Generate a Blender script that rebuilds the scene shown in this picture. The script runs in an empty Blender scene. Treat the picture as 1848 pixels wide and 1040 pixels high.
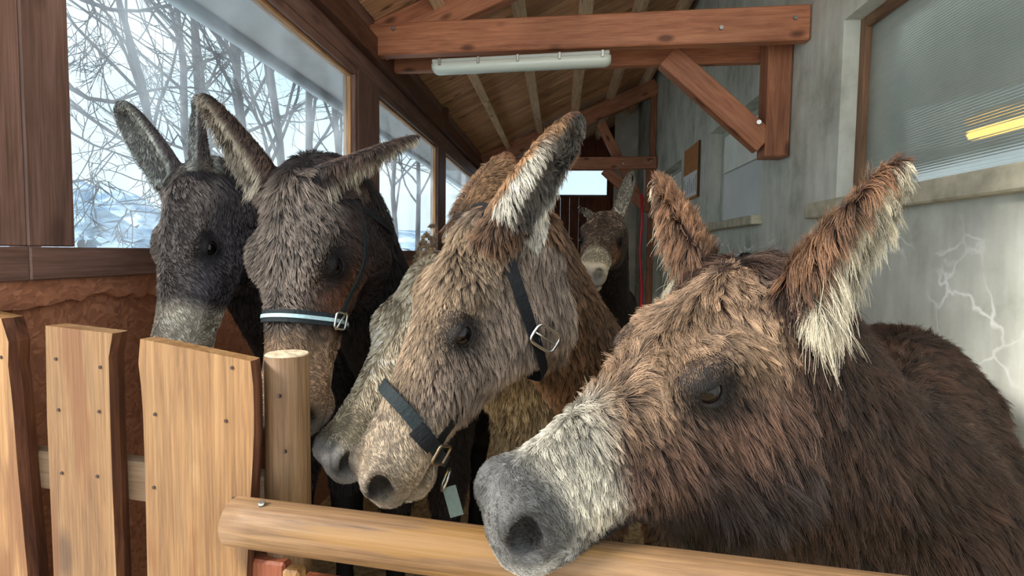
import bpy, bmesh, math, random
import numpy as np
from mathutils import Vector, Matrix
from mathutils.kdtree import KDTree

S = bpy.context.scene
C = S.collection
random.seed(7)
EYE = 1.45
F = 1050.0

# ------------------------------------------------------------------ camera
def _n(v):
    v = np.array(v, float)
    return v / np.linalg.norm(v)
_yc = _n((86, 65, -F))                                  # where the aisle runs to, in camera axes
_zc = np.array((0.012, 1.0, 0.0)); _zc[2] = (0.012 * 86 + 65) / F
_zc = _n(_zc - _zc.dot(_yc) * _yc)
_xc = np.cross(_yc, _zc)
M = np.array((_xc, _yc, _zc))                           # rows: world axes in camera axes -> world = M @ cam
cam_data = bpy.data.cameras.new('camera')
cam_data.sensor_width = 36.0
cam_data.lens = 36.0 * F / 1848.0
cam_data.clip_start = 0.02
cam_data.clip_end = 500
cam = bpy.data.objects.new('camera', cam_data)
C.objects.link(cam)
cam.matrix_world = Matrix.Translation((0, 0, EYE)) @ Matrix([list(r) for r in M]).to_4x4()
S.camera = cam

def ray(px, py):
    return M @ np.array((px - 924.0, 520.0 - py, -F))
def at(px, py, Y):
    """the world point at depth Y along the aisle that the photograph shows at this pixel"""
    r = ray(px, py)
    return np.array((0, 0, EYE)) + r * (Y / r[1])
def atX(px, py, X):
    r = ray(px, py)
    return np.array((0, 0, EYE)) + r * (X / r[0])

# ------------------------------------------------------------------ sky, sun, exposure
S.view_settings.view_transform = 'Standard'
S.view_settings.look = 'None'
S.view_settings.gamma = 1.0
S.view_settings.use_curve_mapping = False
S.view_settings.exposure = 0.35
world = bpy.data.worlds.new('sky'); S.world = world
world.use_nodes = True
nt = world.node_tree; nt.nodes.clear()
def N(nt, t, **kw):
    n = nt.nodes.new(t)
    for k, v in kw.items():
        if k.startswith('i_'):
            n.inputs[k[2:].replace('_', ' ')].default_value = v
        else:
            setattr(n, k, v)
    return n
def ramp(nt, fac, stops, interp='LINEAR'):
    r = nt.nodes.new('ShaderNodeValToRGB')
    r.color_ramp.interpolation = interp
    el = r.color_ramp.elements
    while len(el) < len(stops): el.new(0.5)
    for e, (p, c) in zip(el, stops):
        e.position = p
        e.color = (c[0], c[1], c[2], 1) if hasattr(c, '__len__') else (c, c, c, 1)
    nt.links.new(fac, r.inputs[0])
    return r.outputs[0]
def lin(r, g=None, b=None):
    if g is None: r, g, b = r
    f = lambda v: ((v / 255 + 0.055) / 1.055) ** 2.4 if v > 10 else v / 255 / 12.92
    return (f(r), f(g), f(b))
tc = N(nt, 'ShaderNodeTexCoord')
sep = N(nt, 'ShaderNodeSeparateXYZ'); nt.links.new(tc.outputs['Generated'], sep.inputs[0])
base = ramp(nt, sep.outputs[2], [(0.0, (0.90, 0.96, 1.0)), (0.25, (0.78, 0.92, 1.0)), (0.8, (0.66, 0.82, 1.0))])
mp = N(nt, 'ShaderNodeMapping'); mp.inputs['Scale'].default_value = (1, 1, 2.4)
nt.links.new(tc.outputs['Generated'], mp.inputs[0])
nz = N(nt, 'ShaderNodeTexNoise', i_Scale=2.6, i_Detail=7.0, i_Roughness=0.55)
nt.links.new(mp.outputs[0], nz.inputs['Vector'])
cl = ramp(nt, nz.outputs[0], [(0.42, 0.0), (0.62, 1.0)])
mx = N(nt, 'ShaderNodeMix', data_type='RGBA')
nt.links.new(cl, mx.inputs[0]); nt.links.new(base, mx.inputs[6]); mx.inputs[7].default_value = (1.0, 1.0, 1.0, 1)
bg = N(nt, 'ShaderNodeBackground', i_Strength=2.0)
nt.links.new(mx.outputs[2], bg.inputs[0])
wo = N(nt, 'ShaderNodeOutputWorld'); nt.links.new(bg.outputs[0], wo.inputs[0])

sun_d = bpy.data.lights.new('sun', 'SUN'); sun_d.energy = 6.3; sun_d.angle = math.radians(14); sun_d.color = (1.0, 0.95, 0.88)
sun = bpy.data.objects.new('sun', sun_d); C.objects.link(sun)
SUN_FROM = Vector((-0.82, -0.38, 0.56)).normalized()
sun.rotation_euler = SUN_FROM.to_track_quat('Z', 'Y').to_euler()
sun.location = SUN_FROM * 20

# ------------------------------------------------------------------ helpers
def tag(o, label=None, cat=None, group=None, kind=None):
    if label: o['label'] = label
    if cat: o['category'] = cat
    if group: o['group'] = group
    if kind: o['kind'] = kind
    return o
def link(o, parent=None):
    C.objects.link(o)
    if parent is not None: o.parent = parent
    return o
def empty(name, loc=(0, 0, 0), parent=None, **kw):
    o = bpy.data.objects.new(name, None)
    o.empty_display_size = 0.05
    o.location = loc
    link(o, parent)
    return tag(o, **kw)
def place(o, mw, parent):
    """give o the world matrix mw under a parent that is only translated"""
    if parent is not None:
        inv = Matrix.Identity(4); p = parent
        tot = Vector((0, 0, 0))
        mats = []
        while p is not None:
            mats.append(p.matrix_basis.copy()); p = p.parent
        W = Matrix.Identity(4)
        for m in reversed(mats): W = W @ m
        o.matrix_basis = W.inverted() @ mw
    else:
        o.matrix_basis = mw
    return o
def mesh_obj(name, verts, faces, mat, parent=None, smooth=False, mw=None, mats=None, fmat=None):
    me = bpy.data.meshes.new(name)
    me.from_pydata([tuple(map(float, v)) for v in verts], [], [tuple(map(int, f)) for f in faces])
    for m in (mats or [mat]): me.materials.append(m)
    if fmat is not None: me.polygons.foreach_set('material_index', fmat)
    if smooth: me.polygons.foreach_set('use_smooth', [True] * len(me.polygons))
    me.update()
    o = bpy.data.objects.new(name, me)
    link(o, parent)
    place(o, mw or Matrix.Identity(4), parent)
    return o
def bm_obj(name, bm, mat, parent=None, smooth=False, mw=None):
    me = bpy.data.meshes.new(name)
    bmesh.ops.recalc_face_normals(bm, faces=bm.faces)
    bm.to_mesh(me); bm.free()
    me.materials.append(mat)
    if smooth: me.polygons.foreach_set('use_smooth', [True] * len(me.polygons))
    o = bpy.data.objects.new(name, me)
    link(o, parent)
    place(o, mw or Matrix.Identity(4), parent)
    return o
def box_bm(L, w, h, bev=0.004, warp=0.0, cuts=0, seed=0):
    bm = bmesh.new()
    bmesh.ops.create_cube(bm, size=1.0)
    bmesh.ops.scale(bm, vec=(L, w, h), verts=bm.verts)
    if bev > 0:
        bmesh.ops.bevel(bm, geom=list(bm.edges), offset=min(bev, 0.3 * min(L, w, h)), segments=1, affect='EDGES')
    return bm
def frame_from(p0, p1, up=(0, 0, 1)):
    p0, p1 = Vector(p0), Vector(p1)
    x = (p1 - p0); L = x.length; x.normalize()
    u = Vector(up)
    if abs(u.dot(x)) > 0.99: u = Vector((0, 1, 0)) if abs(x.y) < 0.9 else Vector((1, 0, 0))
    y = u.cross(x).normalized(); z = x.cross(y).normalized()
    m = Matrix((x, y, z)).transposed().to_4x4()
    m.translation = (p0 + p1) / 2
    return m, L
def beam(name, p0, p1, w, h, mat, parent=None, up=(0, 0, 1), bev=0.005):
    """a squared timber from p0 to p1 (axis), w across, h along up"""
    m, L = frame_from(p0, p1, up)
    return bm_obj(name, box_bm(L, w, h, bev), mat, parent, mw=m)
def box(name, lo, hi, mat, parent=None, bev=0.004, long_axis=None):
    """axis-aligned board; its grain runs along its longest side"""
    lo, hi = np.array(lo, float), np.array(hi, float)
    d = hi - lo; c = (lo + hi) / 2
    ax = int(np.argmax(d)) if long_axis is None else long_axis
    e = np.zeros(3); e[ax] = d[ax] / 2
    up = (0, 0, 1) if ax != 2 else (1, 0, 0)
    m, L = frame_from(c - e, c + e, up)
    if ax == 0: w, h = d[1], d[2]
    elif ax == 1: w, h = d[0], d[2]
    else: w, h = d[1], d[0]
    return bm_obj(name, box_bm(L, w, h, bev), mat, parent, mw=m)
def cyl_between(name, p0, p1, r0, r1, mat, parent=None, seg=16, rings=2, smooth=True, wob=0.0, seed=0, dome=0.0):
    m, L = frame_from(p0, p1)
    rnd = random.Random(seed)
    vs, fs = [], []
    ph = [rnd.uniform(0, 6.28) for _ in range(6)]
    for i in range(rings):
        t = i / (rings - 1)
        for j in range(seg):
            a = 2 * math.pi * j / seg
            r = (r0 + (r1 - r0) * t) * (1 + wob * (math.sin(2 * a + ph[0] + 3 * t) + 0.6 * math.sin(3 * a + ph[1] - 5 * t) + 0.5 * math.sin(9 * t + ph[2])))
            vs.append((-L / 2 + L * t, r * math.cos(a), r * math.sin(a)))
    for i in range(rings - 1):
        for j in range(seg):
            a, b = i * seg + j, i * seg + (j + 1) % seg
            fs.append((a, b, b + seg, a + seg))
    fs.append(tuple(range(seg))[::-1]); fs.append(tuple((rings - 1) * seg + j for j in range(seg)))
    o = mesh_obj(name, vs, fs, mat, parent, mw=m)
    if smooth:
        sm = [len(p.vertices) == 4 for p in o.data.polygons]
        o.data.polygons.foreach_set('use_smooth', sm)
    return o
def tube(name, pts, r, mat, parent=None, seg=8, cyclic=False, mw=None):
    """round bar along a line of points"""
    pts = [np.array(p, float) for p in pts]; n = len(pts)
    rr = r if hasattr(r, '__len__') else [r] * n
    vs, fs = [], []
    prev = None
    for i in range(n):
        a = pts[(i - 1) % n] if (cyclic or i > 0) else pts[i]
        b = pts[(i + 1) % n] if (cyclic or i < n - 1) else pts[i]
        t = _n(b - a)
        if prev is None:
            u = np.cross(t, (0, 0, 1)) if abs(t[2]) < 0.9 else np.cross(t, (1, 0, 0))
        else:
            u = prev - prev.dot(t) * t
        u = _n(u); prev = u; v = np.cross(t, u)
        for j in range(seg):
            an = 2 * math.pi * j / seg
            vs.append(pts[i] + rr[i] * (math.cos(an) * u + math.sin(an) * v))
    for i in range(n if cyclic else n - 1):
        for j in range(seg):
            a = i * seg + j; b = i * seg + (j + 1) % seg
            c = ((i + 1) % n) * seg + (j + 1) % seg; d = ((i + 1) % n) * seg + j
            fs.append((a, b, c, d))
    if not cyclic:
        fs.append(tuple(range(seg))[::-1]); fs.append(tuple((n - 1) * seg + j for j in range(seg)))
    return mesh_obj(name, vs, fs, mat, parent, smooth=True, mw=mw)

# ------------------------------------------------------------------ materials
def new_mat(name):
    m = bpy.data.materials.new(name); m.use_nodes = True
    nt = m.node_tree
    bs = nt.nodes['Principled BSDF']
    return m, nt, bs
def plain(name, col, rough=0.6, metal=0.0, spec=0.5, noise=0.0, nscale=8.0, bump=0.0):
    m, nt, bs = new_mat(name)
    bs.inputs['Roughness'].default_value = rough; bs.inputs['Metallic'].default_value = metal
    bs.inputs['Specular IOR Level'].default_value = spec
    c = lin(col)
    tc = N(nt, 'ShaderNodeTexCoord')
    nz = N(nt, 'ShaderNodeTexNoise', i_Scale=nscale, i_Detail=5.0)
    nt.links.new(tc.outputs['Object'], nz.inputs['Vector'])
    k = noise
    col_o = ramp(nt, nz.outputs[0], [(0.3, tuple(v * (1 - k) for v in c)), (0.7, tuple(min(1, v * (1 + k)) for v in c))])
    nt.links.new(col_o, bs.inputs['Base Color'])
    if bump:
        b = N(nt, 'ShaderNodeBump', i_Strength=bump, i_Distance=0.01)
        nt.links.new(nz.outputs[0], b.inputs['Height']); nt.links.new(b.outputs[0], bs.inputs['Normal'])
    return m
def wood(name, dark, mid, light, scale=1.0, knots=0.5, rough=0.6, stains=None, spec=0.3, bump=0.25, grain=1.0):
    m, nt, bs = new_mat(name)
    L = nt.links.new
    tc = N(nt, 'ShaderNodeTexCoord'); oi = N(nt, 'ShaderNodeObjectInfo')
    off = N(nt, 'ShaderNodeVectorMath', operation='SCALE'); 
    cmb = N(nt, 'ShaderNodeCombineXYZ'); 
    for i in range(3): L(oi.outputs['Random'], cmb.inputs[i])
    L(cmb.outputs[0], off.inputs[0]); off.inputs['Scale'].default_value = 37.0
    add = N(nt, 'ShaderNodeVectorMath', operation='ADD'); L(tc.outputs['Object'], add.inputs[0]); L(off.outputs[0], add.inputs[1])
    m1 = N(nt, 'ShaderNodeMapping'); m1.inputs['Scale'].default_value = (1.3 * scale, 14 * scale, 14 * scale); L(add.outputs[0], m1.inputs[0])
    n1 = N(nt, 'ShaderNodeTexNoise', i_Scale=1.6, i_Detail=9.0, i_Roughness=0.68, i_Distortion=0.8); L(m1.outputs[0], n1.inputs['Vector'])
    m2 = N(nt, 'ShaderNodeMapping'); m2.inputs['Scale'].default_value = (5 * scale, 160 * scale, 160 * scale); L(add.outputs[0], m2.inputs[0])
    n2 = N(nt, 'ShaderNodeTexNoise', i_Scale=1.0, i_Detail=3.0); L(m2.outputs[0], n2.inputs['Vector'])
    n3 = N(nt, 'ShaderNodeTexNoise', i_Scale=2.2, i_Detail=3.0); L(add.outputs[0], n3.inputs['Vector'])
    c1 = ramp(nt, n1.outputs[0], [(0.28, lin(dark)), (0.48, lin(mid)), (0.72, lin(light))])
    g = ramp(nt, n2.outputs[0], [(0.3, 1.0 - 0.42 * grain), (0.62, 1.0)])
    mul = N(nt, 'ShaderNodeMix', data_type='RGBA', blend_type='MULTIPLY'); mul.inputs[0].default_value = 0.75
    L(c1, mul.inputs[6]); L(g, mul.inputs[7])
    lo = ramp(nt, n3.outputs[0], [(0.3, 0.72), (0.7, 1.12)])
    mul2 = N(nt, 'ShaderNodeMix', data_type='RGBA', blend_type='MULTIPLY'); mul2.inputs[0].default_value = 0.8
    L(mul.outputs[2], mul2.inputs[6]); L(lo, mul2.inputs[7])
    out = mul2.outputs[2]
    # each timber a little lighter or darker than the next
    hv = N(nt, 'ShaderNodeHueSaturation')
    vr = N(nt, 'ShaderNodeMapRange'); vr.inputs[3].default_value = 0.82; vr.inputs[4].default_value = 1.15
    L(oi.outputs['Random'], vr.inputs[0]); L(vr.outputs[0], hv.inputs['Value']); L(out, hv.inputs['Color'])
    out = hv.outputs[0]
    if knots:
        mk = N(nt, 'ShaderNodeMapping'); mk.inputs['Scale'].default_value = (3.2, 7.0, 7.0); L(add.outputs[0], mk.inputs[0])
        vo = N(nt, 'ShaderNodeTexVoronoi', i_Scale=1.0); L(mk.outputs[0], vo.inputs['Vector'])
        km = ramp(nt, vo.outputs['Distance'], [(0.10, knots), (0.22, 0.0)])
        kx = N(nt, 'ShaderNodeMix', data_type='RGBA'); L(km, kx.inputs[0]); L(out, kx.inputs[6])
        kx.inputs[7].default_value = (*[v * 0.35 for v in lin(dark)], 1)
        out = kx.outputs[2]
    if stains:
        ms = N(nt, 'ShaderNodeMapping'); ms.inputs['Scale'].default_value = (2.0, 16.0, 16.0); L(add.outputs[0], ms.inputs[0])
        ns = N(nt, 'ShaderNodeTexNoise', i_Scale=1.0, i_Detail=4.0); L(ms.outputs[0], ns.inputs['Vector'])
        sm = ramp(nt, ns.outputs[0], [(0.57, 0.0), (0.63, 0.7)])
        sx = N(nt, 'ShaderNodeMix', data_type='RGBA'); L(sm, sx.inputs[0]); L(out, sx.inputs[6]); sx.inputs[7].default_value = (*lin(stains), 1)
        out = sx.outputs[2]
    L(out, bs.inputs['Base Color'])
    bs.inputs['Roughness'].default_value = rough; bs.inputs['Specular IOR Level'].default_value = spec
    b = N(nt, 'ShaderNodeBump', i_Strength=bump, i_Distance=0.004); L(n2.outputs[0], b.inputs['Height']); L(b.outputs[0], bs.inputs['Normal'])
    return m

W_BEAM = wood('stained_timber', (138, 84, 58), (174, 112, 80), (194, 134, 98), knots=0.85, rough=0.5)
W_POST = wood('brown_window_timber', (92, 68, 58), (118, 88, 76), (138, 106, 94), knots=0.5, rough=0.5)
W_DARK = wood('dark_timber', (72, 44, 34), (100, 64, 48), (122, 82, 62), knots=0.5)
W_PLANK = wood('roof_board', (178, 124, 88), (212, 160, 118), (230, 186, 144), knots=0.9, rough=0.65, grain=1.2)
W_PURL = wood('pale_purlin', (206, 164, 124), (232, 196, 156), (244, 216, 182), knots=0.6)
W_PALE = wood('pale_strip', (150, 104, 66), (186, 136, 90), (208, 160, 112), knots=0.3)
W_PICKET = wood('honey_picket', (100, 70, 40), (136, 99, 59), (156, 122, 80), knots=0.7, rough=0.55, stains=(98, 60, 28), bump=0.4)
W_EDGE = wood('shaded_waney_edge', (52, 30, 22), (84, 50, 34), (120, 76, 48), knots=0.2)  # waney sides, darkened and reddened to paint in their shade
W_LOG = wood('weathered_log', (80, 58, 38), (112, 84, 56), (134, 106, 74), knots=0.6, stains=(116, 84, 40), rough=0.6, bump=0.5)
W_RAIL = wood('pale_rail', (120, 96, 74), (150, 124, 98), (168, 144, 116), knots=0.5)
W_GATE = wood('brown_gate_board', (84, 44, 28), (122, 66, 42), (150, 88, 58), knots=0.5)
STEEL = plain('zinc_steel', (170, 170, 165), 0.35, 1.0)
RUST = plain('rusty_nail', (52, 34, 26), 0.7, 0.3)

def concrete():
    m, nt, bs = new_mat('rendered_concrete'); L = nt.links.new
    tc = N(nt, 'ShaderNodeTexCoord')
    n1 = N(nt, 'ShaderNodeTexNoise', i_Scale=2.2, i_Detail=9.0, i_Roughness=0.65); L(tc.outputs['Object'], n1.inputs['Vector'])
    c1 = ramp(nt, n1.outputs[0], [(0.3, lin(154, 156, 142)), (0.5, lin(194, 196, 184)), (0.72, lin(214, 216, 206))])
    ms = N(nt, 'ShaderNodeMapping'); ms.inputs['Scale'].default_value = (9, 9, 1.6); L(tc.outputs['Object'], ms.inputs[0])
    n2 = N(nt, 'ShaderNodeTexNoise', i_Scale=1.4, i_Detail=5.0); L(ms.outputs[0], n2.inputs['Vector'])
    s2 = ramp(nt, n2.outputs[0], [(0.35, 0.86), (0.65, 1.05)])
    mu = N(nt, 'ShaderNodeMix', data_type='RGBA', blend_type='MULTIPLY'); mu.inputs[0].default_value = 0.85; L(c1, mu.inputs[6]); L(s2, mu.inputs[7])
    # pale lime bloom along cracks, only on the lower half of the wall
    nd = N(nt, 'ShaderNodeTexNoise', i_Scale=4.0, i_Detail=4.0); L(tc.outputs['Object'], nd.inputs['Vector'])
    md = N(nt, 'ShaderNodeMix', data_type='RGBA'); md.inputs[0].default_value = 0.22; L(tc.outputs['Object'], md.inputs[6]); L(nd.outputs[1], md.inputs[7])
    vo = N(nt, 'ShaderNodeTexVoronoi', feature='DISTANCE_TO_EDGE', i_Scale=4.6); L(md.outputs[2], vo.inputs['Vector'])
    cr = ramp(nt, vo.outputs['Distance'], [(0.0, 1.0), (0.012, 0.7), (0.035, 0.0)])
    n4 = N(nt, 'ShaderNodeTexNoise', i_Scale=1.7, i_Detail=3.0); L(tc.outputs['Object'], n4.inputs['Vector'])
    k4 = ramp(nt, n4.outputs[0], [(0.42, 0.0), (0.55, 1.0)])
    sp = N(nt, 'ShaderNodeSeparateXYZ'); L(tc.outputs['Object'], sp.inputs[0])
    zr = N(nt, 'ShaderNodeMapRange'); zr.inputs[1].default_value = 1.62; zr.inputs[2].default_value = 1.52; L(sp.outputs[2], zr.inputs[0])
    m1 = N(nt, 'ShaderNodeMath', operation='MULTIPLY'); L(cr, m1.inputs[0]); L(k4, m1.inputs[1])
    m2 = N(nt, 'ShaderNodeMath', operation='MULTIPLY'); L(m1.outputs[0], m2.inputs[0]); L(zr.outputs[0], m2.inputs[1])
    cx = N(nt, 'ShaderNodeMix', data_type='RGBA'); L(m2.outputs[0], cx.inputs[0]); L(mu.outputs[2], cx.inputs[6]); cx.inputs[7].default_value = (*lin(246, 246, 240), 1)
    L(cx.outputs[2], bs.inputs['Base Color'])
    bs.inputs['Roughness'].default_value = 0.85; bs.inputs['Specular IOR Level'].default_value = 0.2
    b = N(nt, 'ShaderNodeBump', i_Strength=0.35, i_Distance=0.01); L(n1.outputs[0], b.inputs['Height']); L(b.outputs[0], bs.inputs['Normal'])
    return m
CONC = concrete()
CONC_SILL = plain('sill_concrete', (178, 172, 150), 0.85, noise=0.25, nscale=14, bump=0.4)

def osb():
    m, nt, bs = new_mat('strand_board'); L = nt.links.new
    tc = N(nt, 'ShaderNodeTexCoord')
    vo = N(nt, 'ShaderNodeTexVoronoi', i_Scale=75.0, i_Randomness=1.0)
    nd = N(nt, 'ShaderNodeTexNoise', i_Scale=9.0, i_Detail=3.0); L(tc.outputs['Object'], nd.inputs['Vector'])
    md = N(nt, 'ShaderNodeMix', data_type='RGBA'); md.inputs[0].default_value = 0.12; L(tc.outputs['Object'], md.inputs[6]); L(nd.outputs[1], md.inputs[7])
    mp = N(nt, 'ShaderNodeMapping'); mp.inputs['Scale'].default_value = (1, 0.5, 1.3); L(md.outputs[2], mp.inputs[0]); L(mp.outputs[0], vo.inputs['Vector'])
    c = ramp(nt, vo.outputs['Color'], [(0.1, lin(132, 84, 60)), (0.5, lin(154, 100, 72)), (0.9, lin(172, 116, 86))])
    L(c, bs.inputs['Base Color']); bs.inputs['Roughness'].default_value = 0.6
    b = N(nt, 'ShaderNodeBump', i_Strength=0.3, i_Distance=0.004); L(vo.outputs['Distance'], b.inputs['Height']); L(b.outputs[0], bs.inputs['Normal'])
    return m
OSB = osb()

def pane_mat(name, tint=(0.60, 0.65, 0.67), dirt=0.06):
    """window sheet, tinted to dim the strong sky, with a little grey grime on it"""
    m, nt, bs = new_mat(name); L = nt.links.new
    out = nt.nodes['Material Output']
    tr = N(nt, 'ShaderNodeBsdfTransparent'); tr.inputs[0].default_value = (*tint, 1)
    gl = N(nt, 'ShaderNodeBsdfGlossy', i_Roughness=0.05); gl.inputs[0].default_value = (1, 1, 1, 1)
    fr = N(nt, 'ShaderNodeLayerWeight', i_Blend=0.25)
    fk = ramp(nt, fr.outputs['Facing'], [(0.3, 0.02), (1.0, 0.25)])
    m1 = N(nt, 'ShaderNodeMixShader'); L(fk, m1.inputs[0]); L(tr.outputs[0], m1.inputs[1]); L(gl.outputs[0], m1.inputs[2])
    df = N(nt, 'ShaderNodeBsdfTranslucent'); df.inputs[0].default_value = (0.85, 0.92, 0.98, 1)
    tc = N(nt, 'ShaderNodeTexCoord')
    nz = N(nt, 'ShaderNodeTexNoise', i_Scale=3.5, i_Detail=6.0); L(tc.outputs['Object'], nz.inputs['Vector'])
    k = ramp(nt, nz.outputs[0], [(0.35, dirt * 0.4), (0.75, dirt * 2.0)])
    m2 = N(nt, 'ShaderNodeMixShader'); L(k, m2.inputs[0]); L(m1.outputs[0], m2.inputs[1]); L(df.outputs[0], m2.inputs[2])
    L(m2.outputs[0], out.inputs[0])
    return m
GLASS = pane_mat('window_sheet')
# ================================================================== THE SETTING
XL, XR = -1.30, 1.50
Z0 = EYE
def roof_z(x): return Z0 + 1.50 + 0.48 * (x + 1.3)

# ground outside, floor inside
SNOW = plain('winter_field', (228, 232, 232), 0.9, noise=0.25, nscale=0.5)
STRAW = plain('straw_floor', (190, 164, 118), 0.95, noise=0.4, nscale=40, bump=0.6)
tag(box('floor', (-1.5, -2.6, -0.12), (2.1, 13.6, 0.0), STRAW, bev=0), kind='structure')
o = mesh_obj('ground', [(-220, -60, -0.14), (60, -60, -0.14), (60, 220, -0.14), (-220, 220, -0.14)], [(0, 1, 2, 3)], SNOW); tag(o, kind='structure')

# --- left wall
wl = empty('wall_left', (XL, 1.2, 0), kind='structure')
rail_lo, rail_hi = Z0 - 0.087, Z0 - 0.002
def lw(name, y0, y1, z0, z1, mat, depth=0.10, x=XL, bev=0.004): 
    return box(name, (x - depth, y0, z0), (x, y1, z1), mat, wl, bev)
yseam = 1.33
lw('board', 1.10, yseam - 0.001, rail_hi, 3.0, W_POST, 0.05)
lw('board', yseam + 0.001, 1.472, rail_hi, 3.0, W_POST, 0.05)
lw('rail', 1.10, yseam - 0.001, rail_lo, rail_hi - 0.001, W_POST, 0.09, XL + 0.004)
lw('rail', yseam + 0.001, 4.33, rail_lo, rail_hi - 0.001, W_POST, 0.09, XL + 0.004)
lw('rail', 4.33, 12.9, rail_lo, rail_hi - 0.001, W_POST, 0.09, XL + 0.004)
# strand board lining: an upper strip with a gnawed lower edge over a lower sheet
ys = np.linspace(1.10, 3.7, 80)
rr = random.Random(3)
zg = [Z0 - 0.155 + 0.012 * math.sin(y * 9) + rr.uniform(-0.012, 0.012) * (1 if rr.random() < 0.7 else 2) for y in ys]
vs, fs = [], []
for i, y in enumerate(ys):
    for dx in (0.0, -0.018):
        vs += [(XL - 0.012 + dx, y, rail_lo), (XL - 0.012 + dx, y, zg[i])]
for i in range(len(ys) - 1):
    a, b = i * 4, (i + 1) * 4
    fs += [(a, a + 1, b + 1, b), (a + 2, b + 2, b + 3, a + 3), (a + 1, a + 3, b + 3, b + 1), (a, b, b + 2, a + 2)]
mesh_obj('upper_panel', vs, fs, OSB, wl)
lw('lower_panel', 1.10, 3.7, 0.0, Z0 - 0.13, OSB, 0.03, XL - 0.032, 0.001)
lw('lower_panel', 3.7, 12.9, 0.0, rail_lo, OSB, 0.03, XL - 0.012, 0.001)
Wt = Z0 + 1.105                                             # top of the windows
for (y0, y1) in ((3.70, 4.13), (6.23, 6.58), (8.86, 9.3)):
    lw('post', y0, y1, rail_hi, Wt + 0.05, W_POST, 0.10)
lw('plate', 1.10, 12.9, Wt + 0.05, roof_z(XL) + 0.08, W_POST, 0.10)
beam('wall_plate', (XL - 0.02, 1.10, Wt + 0.245), (XL - 0.02, 12.9, Wt + 0.245), 0.16, 0.15, W_DARK, wl)
box('stud', (XL - 0.02, 6.36, Wt + 0.2), (XL + 0.06, 6.44, roof_z(XL) + 0.06), W_DARK, wl)
lw('sheathing', 9.3, 12.9, rail_hi, Wt + 0.05, W_DARK, 0.03)
def window_left(n, y0, y1):
    w = empty('window_%d' % n, (XL - 0.05, y0, rail_hi), kind='structure')
    z0, z1 = rail_hi, Wt + 0.05
    t = 0.05
    box('frame', (XL - 0.085, y0, z1 - t), (XL - 0.004, y1, z1), W_POST, w)
    box('frame', (XL - 0.085, y1 - t, z0), (XL - 0.004, y1, z1 - t), W_POST, w)
    if n != 1: box('frame', (XL - 0.085, y0, z0), (XL - 0.004, y0 + 0.02, z1 - t), W_POST, w)
    ya = y0 + (0.02 if n != 1 else 0)
    box('bead', (XL - 0.075, ya, z1 - t - 0.016), (XL - 0.03, y1 - t, z1 - t), W_PALE, w, 0.001)
    box('bead', (XL - 0.075, y1 - t - 0.016, z0), (XL - 0.03, y1 - t, z1 - t - 0.016), W_PALE, w, 0.001)
    box('pane', (XL - 0.056, ya, z0), (XL - 0.052, y1 - t - 0.016, z1 - t - 0.016), GLASS, w, 0)
window_left(1, 1.472, 3.70)
window_left(2, 4.13, 6.23)
window_left(3, 6.58, 8.86)
# roof overhang outside the windows
EAVE = plain('eave_sheet', (205, 212, 214), 0.7, noise=0.12, nscale=5)
ev = empty('trim_1', (XL - 0.1, 1, roof_z(XL)), kind='structure')
xe = -1.86
mesh_obj('overhang', [(XL - 0.08, 0.6, roof_z(XL - 0.08)), (XL - 0.08, 13.2, roof_z(XL - 0.08)), (xe, 13.2, roof_z(xe)), (xe, 0.6, roof_z(xe)),
                      (XL - 0.08, 0.6, roof_z(XL - 0.08) + .03), (XL - 0.08, 13.2, roof_z(XL - 0.08) + .03), (xe, 13.2, roof_z(xe) + .03), (xe, 0.6, roof_z(xe) + .03)],
         [(0, 1, 2, 3), (7, 6, 5, 4), (0, 4, 5, 1), (1, 5, 6, 2), (2, 6, 7, 3), (3, 7, 4, 0)], EAVE, ev)
tube('gutter', [(xe - 0.03, 0.6, roof_z(xe) - 0.01), (xe - 0.03, 13.2, roof_z(xe) - 0.01)], 0.045, plain('zinc_gutter', (150, 160, 166), 0.4, 0.4), ev, 10)

# --- right wall: one rendered face with window openings and their reveals
zb, zt = Z0 + 0.305, Z0 + 1.26
holes = [(1.15, 3.34, zb, zt), (4.55, 6.16, Z0 + 0.295, Z0 + 1.22), (7.5, 8.9, Z0 + 0.3, Z0 + 1.18)]
ycuts = sorted({0.3, 13.6} | {h[0] for h in holes} | {h[1] for h in holes})
zcuts = sorted({0.0, 5.2} | {h[2] for h in holes} | {h[3] for h in holes})
vs, fs = [], []
def quad(*p):
    i = len(vs); vs.extend(p); fs.append((i, i + 1, i + 2, i + 3))
for a, b in zip(ycuts, ycuts[1:]):
    for c, d in zip(zcuts, zcuts[1:]):
        ym, zm = (a + b) / 2, (c + d) / 2
        if any(h[0] < ym < h[1] and h[2] < zm < h[3] for h in holes): continue
        quad((XR, a, c), (XR, a, d), (XR, b, d), (XR, b, c))
RV = 0.26
for y0, y1, z0, z1 in holes:
    quad((XR, y0, z0), (XR, y1, z0), (XR + RV, y1, z0), (XR + RV, y0, z0))
    quad((XR, y0, z1), (XR + RV, y0, z1), (XR + RV, y1, z1), (XR, y1, z1))
    quad((XR, y0, z0), (XR + RV, y0, z0), (XR + RV, y0, z1), (XR, y0, z1))
    quad((XR, y1, z0), (XR, y1, z1), (XR + RV, y1, z1), (XR + RV, y1, z0))
wr = empty('wall_right', (XR, 0.5, 0), kind='structure')
mesh_obj('render_face', vs, fs, CONC, wr)
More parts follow.
